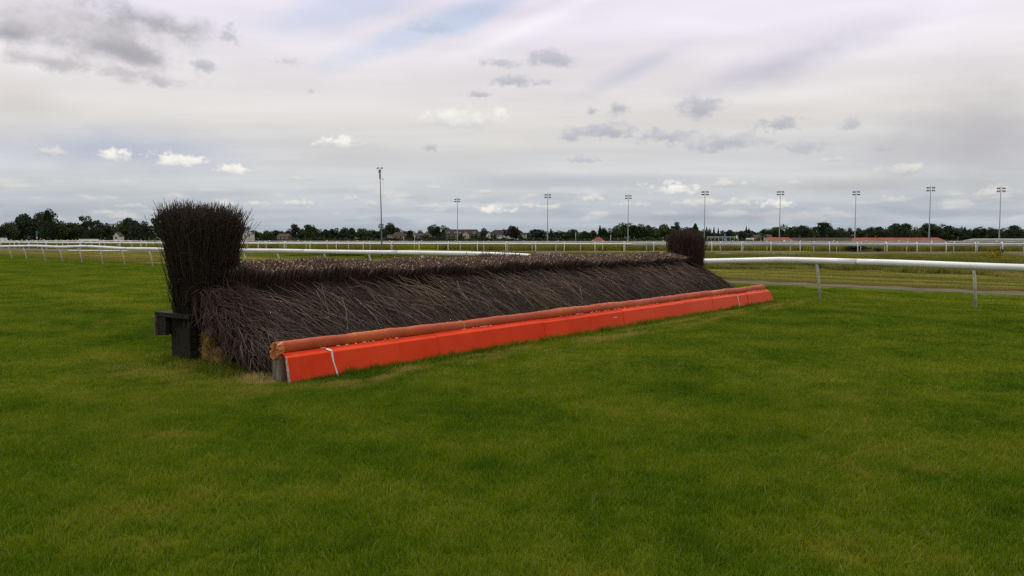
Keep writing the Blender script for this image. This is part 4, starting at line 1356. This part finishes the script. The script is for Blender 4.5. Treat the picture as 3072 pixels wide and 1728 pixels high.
# ------------------------------------------------------------------ trees
def quads_at(c, size, tone, normal_bias=None):
    N = len(c)
    n = rng.normal(size=(N, 3)); n /= np.linalg.norm(n, axis=1, keepdims=True)
    s = np.cross(n, rng.normal(size=(N, 3))); s /= np.linalg.norm(s, axis=1, keepdims=True)
    t = np.cross(n, s)
    s = s * size[:, None]; t = t * size[:, None] * 0.7
    V = np.stack([c - s - t * 0.3, c + s * 0.2 - t, c + s + t * 0.3, c - s * 0.2 + t], 1)
    return V.reshape(-1, 3), np.arange(4 * N).reshape(N, 4), np.repeat(tone, 4)


def crown_mesh(kind, material, seed, dense=3400, leaf=0.036):
    global rng
    keep = rng
    rng = np.random.default_rng(seed)
    cs = []
    if kind in ('round', 'tall', 'airy', 'bush'):
        zc_, rz_, rx = {'round': (0.56, 0.42, 0.44), 'tall': (0.54, 0.46, 0.38), 'airy': (0.66, 0.33, 0.40), 'bush': (0.45, 0.52, 0.46)}[kind]
        nb = {'round': 24, 'tall': 22, 'airy': 15, 'bush': 16}[kind]
        blobs = []
        while len(blobs) < nb:
            d = rng.normal(size=3); d /= np.linalg.norm(d)
            q = rng.random() ** 0.45 * 0.74
            p = np.array([d[0] * rx * q, d[1] * rx * q, zc_ + d[2] * rz_ * q])
            if kind != 'airy' and p[2] < 0.30:
                p[:2] *= 1.05
            blobs.append((p, rng.uniform(0.10, 0.19) if kind != 'airy' else rng.uniform(0.09, 0.14)))
        per = dense // nb
        T = []
        for p, r in blobs:
            d = rng.normal(size=(per, 3)); d /= np.linalg.norm(d, axis=1, keepdims=True)
            q = rng.random((per, 1)) ** 0.33
            cs.append(p + d * r * q * [1, 1, 0.85])
            T.append(np.clip(0.5 + rng.normal(0, 0.22, per) + rng.normal(0, 0.14), 0, 1))
        c = np.concatenate(cs); tone = np.concatenate(T)
    elif kind == 'spire':
        z = rng.random(dense) ** 0.8
        z = 0.05 + 0.95 * z
        tier = 1 + 0.28 * np.sin(z * 42 + rng.normal(0, 0.4, dense))
        r = (1.0 - z) ** 0.8 * 0.5 * tier * rng.random(dense) ** 0.4
        th = rng.uniform(0, 2 * math.pi, dense)
        c = np.stack([r * np.cos(th), r * np.sin(th), z], 1)
        tone = np.clip(rng.normal(0.45, 0.25, dense), 0, 1)
    elif kind == 'cedar':
        T = []
        for i in range(13):
            z = rng.uniform(0.5, 0.96)
            rr_ = 0.34 * (1.15 - abs(z - 0.78) * 1.6)
            th = rng.uniform(0, 2 * math.pi)
            p = np.array([math.cos(th) * rr_ * 0.7, math.sin(th) * rr_ * 0.7, z])
            n_ = dense // 13
            d = rng.normal(size=(n_, 3)) * [0.13, 0.13, 0.025]
            cs.append(p + d); T.append(np.clip(rng.normal(0.45, 0.25, n_), 0, 1))
        d = rng.normal(size=(dense // 2, 3)) * [0.2, 0.2, 0.13] + [0, 0, 0.36]
        cs.append(d); T.append(np.clip(rng.normal(0.4, 0.2, dense // 2), 0, 1))
        c = np.concatenate(cs); tone = np.concatenate(T)
    c[:, 2] = np.maximum(c[:, 2], 0.02)
    rxy = np.percentile(np.hypot(c[:, 0], c[:, 1]), 96)
    if kind not in ('spire',):
        c[:, :2] *= 0.5 / rxy
    zlo = c[:, 2].min()
    c[:, 2] = zlo + (c[:, 2] - zlo) * (1.0 - zlo) / (np.percentile(c[:, 2], 99.3) - zlo)
    V, Q, tn = quads_at(c, rng.uniform(0.6, 1.3, len(c)) * leaf, tone)
    me = raw_mesh('crown', V, Q, None, {'tone': tn}, material)
    rng = keep
    return me


def trunk_mesh(limbs=5, seed=1, low=0.35):
    rs = random.Random(seed)
    m = MB().tube([(0, 0, 0), (0.004, 0, 0.2), (0, 0.006, 0.45), (0.01, 0, 0.72)], [0.032, 0.022, 0.017, 0.007], 7)
    for k in range(limbs):
        a = 2 * math.pi * k / limbs + rs.uniform(-0.4, 0.4)
        z = rs.uniform(low, 0.55)
        r = rs.uniform(0.14, 0.26)
        m.tube([(0, 0, z), (r * 0.5 * math.cos(a), r * 0.5 * math.sin(a), z + 0.1), (r * math.cos(a), r * math.sin(a), z + 0.24)], [0.011, 0.008, 0.004], 5)
    me = bpy.data.meshes.new('trunk')
    me.from_pydata(m.v, [], m.f)
    me.materials.append(M_bark)
    return me


CROWNS = {
    'round': [crown_mesh('round', M_leaf, s) for s in (1, 2, 3, 4)], 'dark': [crown_mesh('round', M_leafdark, s) for s in (5, 6, 7)],
    'tall': [crown_mesh('tall', M_leafdark, s) for s in (8, 9)], 'airy': [crown_mesh('airy', M_leafdark, s, 1500, 0.034) for s in (10, 11)],
    'spire': [crown_mesh('spire', M_needle, s, 1800, 0.05) for s in (12, 13)], 'cedar': [crown_mesh('cedar', M_needle, s, 2200) for s in (14, 15)],
    'copper': [crown_mesh('round', M_copper, 16)], 'shrub': [crown_mesh('bush', M_leaf, s, 1400, 0.05) for s in (17, 18, 19)]}
TRUNKS = [trunk_mesh(5, s) for s in (1, 2, 3)]
WORDS = {'round': 'broad round green', 'dark': 'dark round-topped', 'tall': 'tall dark leafy', 'airy': 'airy open-crowned', 'spire': 'narrow pointed conifer', 'cedar': 'flat-topped cedar',
         'copper': 'dark copper-leaved', 'shrub': 'low leafy'}
# (photo column, row of the top, width in pixels, kind)
TREES = [
    (-260, 660, 60, 'dark'), (-205, 672, 55, 'round'), (-150, 655, 60, 'tall'), (-95, 668, 50, 'dark'), (-45, 675, 46, 'round'),
    (4, 681, 42, 'dark'), (30, 671, 44, 'round'), (57, 655, 44, 'dark'), (97, 645, 66, 'dark'), (122, 642, 46, 'round'), (141, 632, 40, 'tall'), (150, 660, 60, 'dark'),
    (178, 668, 48, 'round'), (206, 670, 46, 'dark'), (230, 674, 40, 'round'), (262, 650, 56, 'airy'), (285, 684, 40, 'dark'), (311, 670, 50, 'dark'), (336, 682, 34, 'round'), (379, 656, 58, 'round'),
    (418, 664, 52, 'dark'), (442, 677, 44, 'dark'), (490, 643, 62, 'dark'), (530, 680, 60, 'round'), (600, 690, 60, 'round'), (660, 688, 60, 'dark'), (705, 690, 40, 'round'),
    (735, 680, 26, 'tall'), (761, 692, 24, 'dark'), (784, 698, 30, 'round'), (803, 693, 32, 'round'), (829, 692, 34, 'dark'), (855, 693, 30, 'dark'), (884, 674, 32, 'tall'), (930, 676, 52, 'round'),
    (905, 690, 34, 'dark'), (955, 694, 30, 'dark'), (977, 689, 26, 'dark'), (995, 688, 28, 'dark'), (1025, 684, 38, 'dark'), (1055, 685, 32, 'dark'), (1079, 687, 30, 'round'), (1107, 688, 42, 'round'),
    (1135, 694, 28, 'dark'), (1160, 671, 42, 'dark'), (1184, 684, 36, 'round'), (1203, 692, 26, 'dark'), (1229, 692, 24, 'tall'), (1258, 692, 24, 'round'), (1310, 676, 42, 'dark'), (1338, 684, 26, 'tall'),
    (1452, 686, 26, 'round'), (1444, 696, 24, 'dark'), (1525, 684, 12, 'spire'), (1539, 680, 46, 'copper'), (1553, 681, 14, 'spire'), (1611, 689, 52, 'dark'), (1588, 700, 34, 'round'), (1653, 687, 20, 'spire'), (1672, 693, 34, 'dark'),
    (1695, 697, 34, 'round'), (1722, 689, 30, 'dark'), (1752, 694, 34, 'round'), (1780, 692, 28, 'dark'), (1800, 677, 20, 'spire'), (1818, 685, 30, 'dark'), (1836, 694, 26, 'round'), (1862, 672, 50, 'round'), (1897, 672, 54, 'dark'),
    (1920, 680, 34, 'dark'), (1946, 677, 36, 'round'), (1967, 682, 30, 'dark'), (1991, 675, 48, 'round'), (2028, 667, 32, 'airy'), (2020, 690, 40, 'dark'), (2064, 683, 46, 'copper'), (2086, 672, 40, 'spire'), (2104, 690, 34, 'dark'),
    (2120, 681, 14, 'spire'), (2131, 688, 20, 'round'), (2142, 682, 13, 'spire'), (2155, 685, 12, 'spire'), (2178, 691, 34, 'dark'), (2203, 697, 30, 'round'), (2224, 694, 36, 'dark'), (2239, 680, 14, 'spire'), (2247, 685, 14, 'spire'),
    (2258, 700, 30, 'dark'), (2282, 703, 34, 'round'), (2306, 685, 46, 'round'), (2330, 683, 34, 'dark'), (2355, 677, 48, 'round'), (2380, 681, 34, 'dark'), (2409, 678, 42, 'dark'), (2438, 682, 36, 'round'), (2471, 669, 34, 'cedar'), (2474, 675, 46, 'dark'),
    (2503, 683, 44, 'dark'), (2525, 686, 32, 'round'), (2547, 684, 24, 'airy'), (2580, 686, 32, 'round'), (2603, 692, 28, 'dark'), (2620, 683, 44, 'dark'), (2654, 682, 44, 'dark'), (2695, 672, 48, 'dark'), (2724, 672, 34, 'cedar'), (2722, 682, 36, 'round'),
    (2746, 684, 30, 'round'), (2768, 690, 32, 'dark'), (2790, 672, 54, 'dark'), (2823, 675, 52, 'dark'), (2845, 684, 32, 'round'), (2866, 684, 42, 'dark'), (2890, 680, 18, 'airy'), (2897, 690, 30, 'dark'), (2920, 687, 34, 'dark'), (2949, 682, 40, 'dark'), (2980, 687, 36, 'dark'),
    (3000, 690, 30, 'round'), (3016, 686, 34, 'dark'), (3041, 677, 32, 'cedar'), (3046, 689, 34, 'dark'), (3067, 687, 38, 'dark'), (3105, 680, 46, 'round'), (3150, 684, 48, 'dark'), (3200, 676, 50, 'dark'), (3255, 684, 50, 'round'), (3310, 678, 50, 'dark'), (3365, 682, 50, 'round'), (3420, 676, 54, 'dark'), (3475, 684, 50, 'dark'), (3530, 680, 50, 'round'), (3590, 678, 54, 'dark'), (3650, 684, 50, 'round')]
SHRUBS = [(1275, 706, 18), (1330, 704, 22), (1352, 708, 16), (1384, 705, 22), (1425, 705, 24), (1481, 704, 16), (1562, 706, 24), (1590, 712, 26), (1240, 712, 20), (1215, 712, 20), (1190, 716, 20), (1150, 714, 20), (1500, 718, 18)]


def belt_distance(px):
    return float(np.interp(px, [-300, 300, 480, 700, 900, 1240, 1600, 1860, 2100, 2300, 3300], [430, 450, 480, 620, 680, 735, 735, 640, 600, 560, 540]))


def zone(px):
    if px < 470:
        return 'in the belt left of the tall birch wing'
    if px < 1146:
        return 'between the tall birch wing and the camera mast'
    if px < 1372:
        return 'between the camera mast and first floodlight'
    for k in range(7):
        if px < MASTS[k + 1][0]:
            return f'between the {ORD[k]} and {ORD[k + 1]} floodlights'
    return 'right of the last floodlight'


count = {}
tix = 0
for px, py, wpx, kind in sorted(TREES + [(a, b, c, 'shrub') for a, b, c in SHRUBS]):
    D = belt_distance(px) + (tix % 5) * 9 - 18
    if kind == 'shrub':
        D = 655 - (tix % 3) * 6
    elif kind in ('copper',) and 1500 < px < 1580:
        D = 672
    elif 1300 < px < 1320:
        D = 670
    p = at(px, py, D)
    gz = zg(p[0], D)
    h = p[2] - gz
    w = wpx * D / FPX
    key = (zone(px), kind)
    count[key] = count.get(key, 0) + 1
    word = 'shrub' if kind == 'shrub' else ('' if kind in ('spire', 'cedar') else 'tree')
    lab = ' '.join(f'{WORDS[kind]} {word} {zone(px)}, {ORD[count[key] - 1]} from left'.split())
    root = thing('shrub' if kind == 'shrub' else ('conifer' if kind in ('spire', 'cedar') else 'tree'), lab, 'shrub' if kind == 'shrub' else 'tree', (p[0], D, gz), 0.0,
                 'shrubs before the far houses' if kind == 'shrub' else 'trees beyond the racecourse')
    cr = link('crown', CROWNS[kind][tix % len(CROWNS[kind])], root)
    cr.scale = (w * 1.16, w * 1.16, h)
    cr.rotation_euler = (0, 0, random.uniform(0, 6.28))
    tr = link('trunk', TRUNKS[tix % 3], root)
    tr.scale = (w * 0.7 if kind in ('spire',) else h * 0.7, w * 0.7 if kind in ('spire',) else h * 0.7, h * 0.9)
    tix += 1

# the wooded mass behind and below the single trees
N = 60000
px = rng.uniform(-380, 3720, N)
Dh = np.array([belt_distance(x) for x in px]) + 30 + rng.uniform(-8, 14, N)
rowtop = 701 + 3.5 * np.sin(px * 0.05) + 3 * np.sin(px * 0.021 + 1) + 2 * np.sin(px * 0.13 + 2) + np.interp(px, [-300, 450, 700, 3400], [-18, -16, 0, -6])
ztop = HCAM + (HZ - rowtop) / FPX * Dh
q = rng.random(N) ** 0.8
c = np.stack([(px - 1536) / FPX * Dh, Dh, -2.6 + (ztop + 2.6) * q], 1)
N2 = 16000
px = rng.uniform(690, 2280, N2)
Df = 632 + rng.uniform(-6, 6, N2) - np.clip(px - 1700, 0, 600) * 0.28
rowtop = 715.5 + 2.2 * np.sin(px * 0.09) + 2.0 * np.sin(px * 0.037 + 1) + 1.5 * np.sin(px * 0.23 + 2)
ztop = HCAM + (HZ - rowtop) / FPX * Df
c = np.concatenate([c, np.stack([(px - 1536) / FPX * Df, Df, -2.6 + (ztop + 2.6) * rng.random(N2) ** 0.8], 1)])
N = N + N2
V, Q, tn = quads_at(c, rng.uniform(0.4, 0.95, N), np.clip(rng.normal(0.4, 0.25, N), 0, 1))
o = link('hedgerow', raw_mesh('hedgerow', V, Q, None, {'tone': tn}, M_leafdark))
tag(o, 'dark continuous mass of far hedges and woodland behind the single trees', 'hedgerow', kind='stuff')


# ------------------------------------------------------------------ bushes and ragwort in the meadow
def bush(px0, px1, ytop, D, material, label, name='bush', cat='bush', z0=0.0):
    a, b = at(px0, ytop, D), at(px1, ytop, D)
    root = thing(name, label, cat, ((a[0] + b[0]) / 2, D, z0))
    me = crown_mesh('bush', material, int(px0), 1500, 0.05)
    o = link('foliage', me, root)
    w = b[0] - a[0]
    o.scale = (w, max(w * 0.7, 0.6), a[2] - z0)
    m = MB()
    for k in range(5):
        an = k * 1.26
        m.tube([(0.05 * math.cos(an), 0.05 * math.sin(an), 0), (w * 0.2 * math.cos(an), w * 0.2 * math.sin(an), (a[2] - z0) * 0.6)], [0.02, 0.008], 5)
    m.build('stems', M_bark, root)


bush(2522, 2606, 733, 94.5, M_leafdark, 'dark green bush behind the rails below the sixth floodlight')
bush(2622, 2650, 744, 94.5, M_leafdark, 'small dark bush just right of the larger rail-side bush')
bush(2964, 3014, 754, 47, M_yellow, 'clump of yellow ragwort flowering in rough grass at the right', 'ragwort', 'plant')
bush(2985, 3006, 747, 52, M_bushleaf, 'green leafy weed standing behind the yellow ragwort', 'weed', 'plant')
bush(1842, 1858, 748, 102, M_bushleaf, 'low weed clump in the meadow left of the far birch wing', 'weed', 'plant')


# ------------------------------------------------------------------ grass
def blade_patch(name, size, n, hmin, hmax, width, material, clump=0.0, seed=0, lean=0.5, segs=2):
    r = np.random.default_rng(seed)
    p = r.uniform(-size / 2, size / 2, (n, 2))
    if clump:
        cc = r.uniform(-size / 2, size / 2, (max(4, n // 60), 2))
        k = r.integers(0, len(cc), n)
        sel = r.random(n) < clump
        p[sel] = cc[k[sel]] + r.normal(0, size * 0.03, (sel.sum(), 2))
    h = r.uniform(hmin, hmax, n) * np.where(r.random(n) < 0.04, 1.35, 1.0)
    th = r.uniform(0, 2 * math.pi, n)
    ph = r.uniform(0, 2 * math.pi, n)
    ln = np.abs(r.normal(0, lean, n)) * h
    w = width * r.uniform(0.6, 1.3, n)
    s = np.stack([np.cos(th), np.sin(th)], 1) * w[:, None] / 2
    d = np.stack([np.cos(ph), np.sin(ph)], 1) * ln[:, None]
    z = np.zeros((n, 1))
    b0 = np.concatenate([p - s, z - 0.004], 1)
    b1 = np.concatenate([p + s, z - 0.004], 1)
    m0 = np.concatenate([p - s * 0.8 + d * 0.35, h[:, None] * 0.6], 1)
    m1 = np.concatenate([p + s * 0.8 + d * 0.35, h[:, None] * 0.6], 1)
    t = np.concatenate([p + d, h[:, None]], 1)
    V = np.stack([b0, b1, m1, m0, t], 1).reshape(-1, 3)
    i = np.arange(n) * 5
    Q = np.stack([i, i + 1, i + 2, i + 3], 1)
    T = np.stack([i + 3, i + 2, i + 4], 1)
    tone = np.repeat(np.clip(r.normal(0.45, 0.26, n), 0, 1), 5)
    al = np.tile([0, 0, 0.6, 0.6, 1.0], n)
    me = raw_mesh(name, V, Q, T, {'tone': tone, 'along': al}, material)
    return bpy.data.objects.new(name, me)


def scatter(name, label, layers):
    """One object whose points each carry a patch of blades; layers = [(patch object, points, scale range)]."""
    pts = np.concatenate([l[1] for l in layers])
    lod = np.concatenate([np.full(len(l[1]), i) for i, l in enumerate(layers)])
    me = bpy.data.meshes.new(name)
    me.vertices.add(len(pts))
    me.vertices.foreach_set('co', pts.astype(np.float32).ravel())
    for nm, vals in (('lod', lod), ('turn', rng.integers(0, 4, len(pts)) * (math.pi / 2)), ('size', np.concatenate([rng.uniform(*l[2], len(l[1])) for l in layers]))):
        a = me.attributes.new(nm, 'FLOAT', 'POINT')
        a.data.foreach_set('value', np.asarray(vals, np.float32))
    for l in layers:
        me.materials.append(l[0].data.materials[0])
    o = link(name, me)
    tag(o, label, 'grass', kind='stuff')
    g = bpy.data.node_groups.new(name + '_nodes', 'GeometryNodeTree')
    g.interface.new_socket('Geometry', in_out='INPUT', socket_type='NodeSocketGeometry')
    g.interface.new_socket('Geometry', in_out='OUTPUT', socket_type='NodeSocketGeometry')
    N = NT(g)
    gi, go = N.n('NodeGroupInput'), N.n('NodeGroupOutput')

    def attr(nm):
        nd = N.n('GeometryNodeInputNamedAttribute', {'Name': nm}, data_type='FLOAT')
        return nd.outputs['Attribute']
    join = N.n('GeometryNodeJoinGeometry')
    for i, l in enumerate(layers):
        cmp_ = N.n('FunctionNodeCompare', {0: attr('lod'), 1: float(i)}, data_type='FLOAT', operation='EQUAL')
        cmp_.inputs['Epsilon'].default_value = 0.1
        oi = N.n('GeometryNodeObjectInfo', {'Object': l[0], 'As Instance': True})
        rot = N.n('ShaderNodeCombineXYZ', {2: attr('turn')})
        sc = N.n('ShaderNodeCombineXYZ', {0: 1.0, 1: 1.0, 2: attr('size')})
        ip = N.n('GeometryNodeInstanceOnPoints', {'Points': gi.outputs[0], 'Selection': cmp_.outputs[0], 'Instance': oi.outputs['Geometry'], 'Rotation': rot.outputs[0], 'Scale': sc.outputs[0]})
        g.links.new(ip.outputs[0], join.inputs[0])
    g.links.new(join.outputs[0], go.inputs[0])
    md = o.modifiers.new('scatter', 'NODES')
    md.node_group = g
    return o


def tiles(size, ymin, ymax, test, zfun=None):
    out = []
    ny0, ny1 = int(ymin // size), int(ymax // size) + 1
    for j in range(ny0, ny1):
        y = (j + 0.5) * size
        half = 0.72 * y + 3 + size
        for i in range(int(-half // size), int(half // size) + 1):
            x = (i + 0.5) * size
            r = math.hypot(x, y)
            if test(x, y, r):
                out.append((x, y, zfun(x, y) if zfun else 0.0))
    return np.array(out) if out else np.zeros((0, 3))


def w0(x, y):
    return (x + y - 28.3) / 1.4142


def A_depth(x, y):
    return float(np.interp(1536 + FPX * x / max(y, 1), [k[0] for k in A_KEYS], [k[1] for k in A_KEYS]))


def B_depth(x, y):
    return float(np.interp(1536 + FPX * x / max(y, 1), [k[0] for k in B_KEYS], [k[1] for k in B_KEYS]))


def on_path(x, y, m):
    d = np.min(np.hypot(rail_curve[:, 0] - x, rail_curve[:, 1] - y))
    return w0(x, y) > 0 and 6.1 - m < d < 7.8 + m


p_near = blade_patch('turf_patch_near', 0.62, 5400, 0.020, 0.058, 0.0034, M_blade, 0.35, 1)
p_mid = blade_patch('turf_patch_mid', 1.22, 6500, 0.022, 0.052, 0.0065, M_blade, 0.35, 2)
p_far = blade_patch('turf_patch_far', 3.0, 7000, 0.025, 0.060, 0.016, M_blade, 0.35, 3)
p_vfar = blade_patch('turf_patch_distant', 6.0, 7000, 0.03, 0.07, 0.034, M_blade, 0.35, 9)
p_tuft = blade_patch('turf_tuft', 0.16, 70, 0.05, 0.115, 0.0045, M_blade, 0.0, 4, 0.45)
p_long = blade_patch('long_blades', 1.2, 130, 0.06, 0.12, 0.004, M_blade, 0.0, 6, 0.8)
near_pts = tiles(0.6, 2.4, 9.6, lambda x, y, r: r < 9.6)
mid_pts = tiles(1.2, 7.2, 45, lambda x, y, r: 9.6 <= r + 0.3 and (r < 23.0 or (r < 46 and on_path(x, y, 2.6))) and not on_path(x, y, 0.55))
far_pts = tiles(3.0, 15, 60, lambda x, y, r: 20.8 <= r < 60 and not on_path(x, y, 1.7) and w0(x, y) < 22)
vfar_pts = tiles(6.0, 40, 100, lambda x, y, r: 57 <= r < 120 and w0(x, y) < 34 and y < A_depth(x, y) - 6)
tuft = []
ca, sa = math.cos(FANG), math.sin(FANG)


def fw(u, v):
    return (P0[0] + u * ca - v * sa, P0[1] + u * sa + v * ca, 0.0)


for u in np.arange(0.7, LEN, 0.07):
    if rng.random() < 0.85:
        tuft.append(fw(u + rng.normal(0, 0.03), -0.03 - abs(rng.normal(0, 0.035))))
for k in range(170):
    tuft.append(fw(rng.uniform(-0.15, 0.22), rng.uniform(1.25, 2.95)) if rng.random() < 0.7 else fw(rng.normal(-0.05, 0.12), rng.uniform(0.35, 2.9)))
for k in range(60):
    tuft.append(fw(rng.uniform(0.1, 0.5), rng.uniform(2.7, 3.0)))
long_pts = tiles(1.2, 3, 20, lambda x, y, r: r < 20 and rng.random() < 0.75)
scatter('turf_grass', 'short green mown racecourse turf covering the foreground', [(p_near, near_pts, (0.85, 1.15)), (p_mid, mid_pts, (0.85, 1.15)), (p_far, far_pts, (0.85, 1.2)),
                                                                                  (p_tuft, np.array(tuft), (0.5, 1.15)), (p_long, long_pts, (0.7, 1.1)), (p_vfar, vfar_pts, (0.85, 1.2))])

p_rough = blade_patch('rough_patch', 2.0, 3000, 0.10, 0.42, 0.020, M_meadow, 0.55, 7, 0.7)
p_meadow = blade_patch('meadow_patch', 5.0, 2600, 0.35, 0.80, 0.06, M_meadow, 0.4, 8, 0.35)
rough_pts = tiles(2.0, 20, 84, lambda x, y, r: w0(x, y) > 18.5 + 1.5 * math.sin((x - y) * 0.21) and y < A_depth(x, y) - 15 and r < 95)
meadow_pts = tiles(5.0, 80, 178, lambda x, y, r: y > B_depth(x, y) + 4.5 and rng.random() < 0.93, zg)
scatter('meadow_grass', 'long yellow-green meadow grass with brown seed heads beyond the path and sand track', [(p_rough, rough_pts, (0.45, 1.45)), (p_meadow, meadow_pts, (0.75, 1.2))])
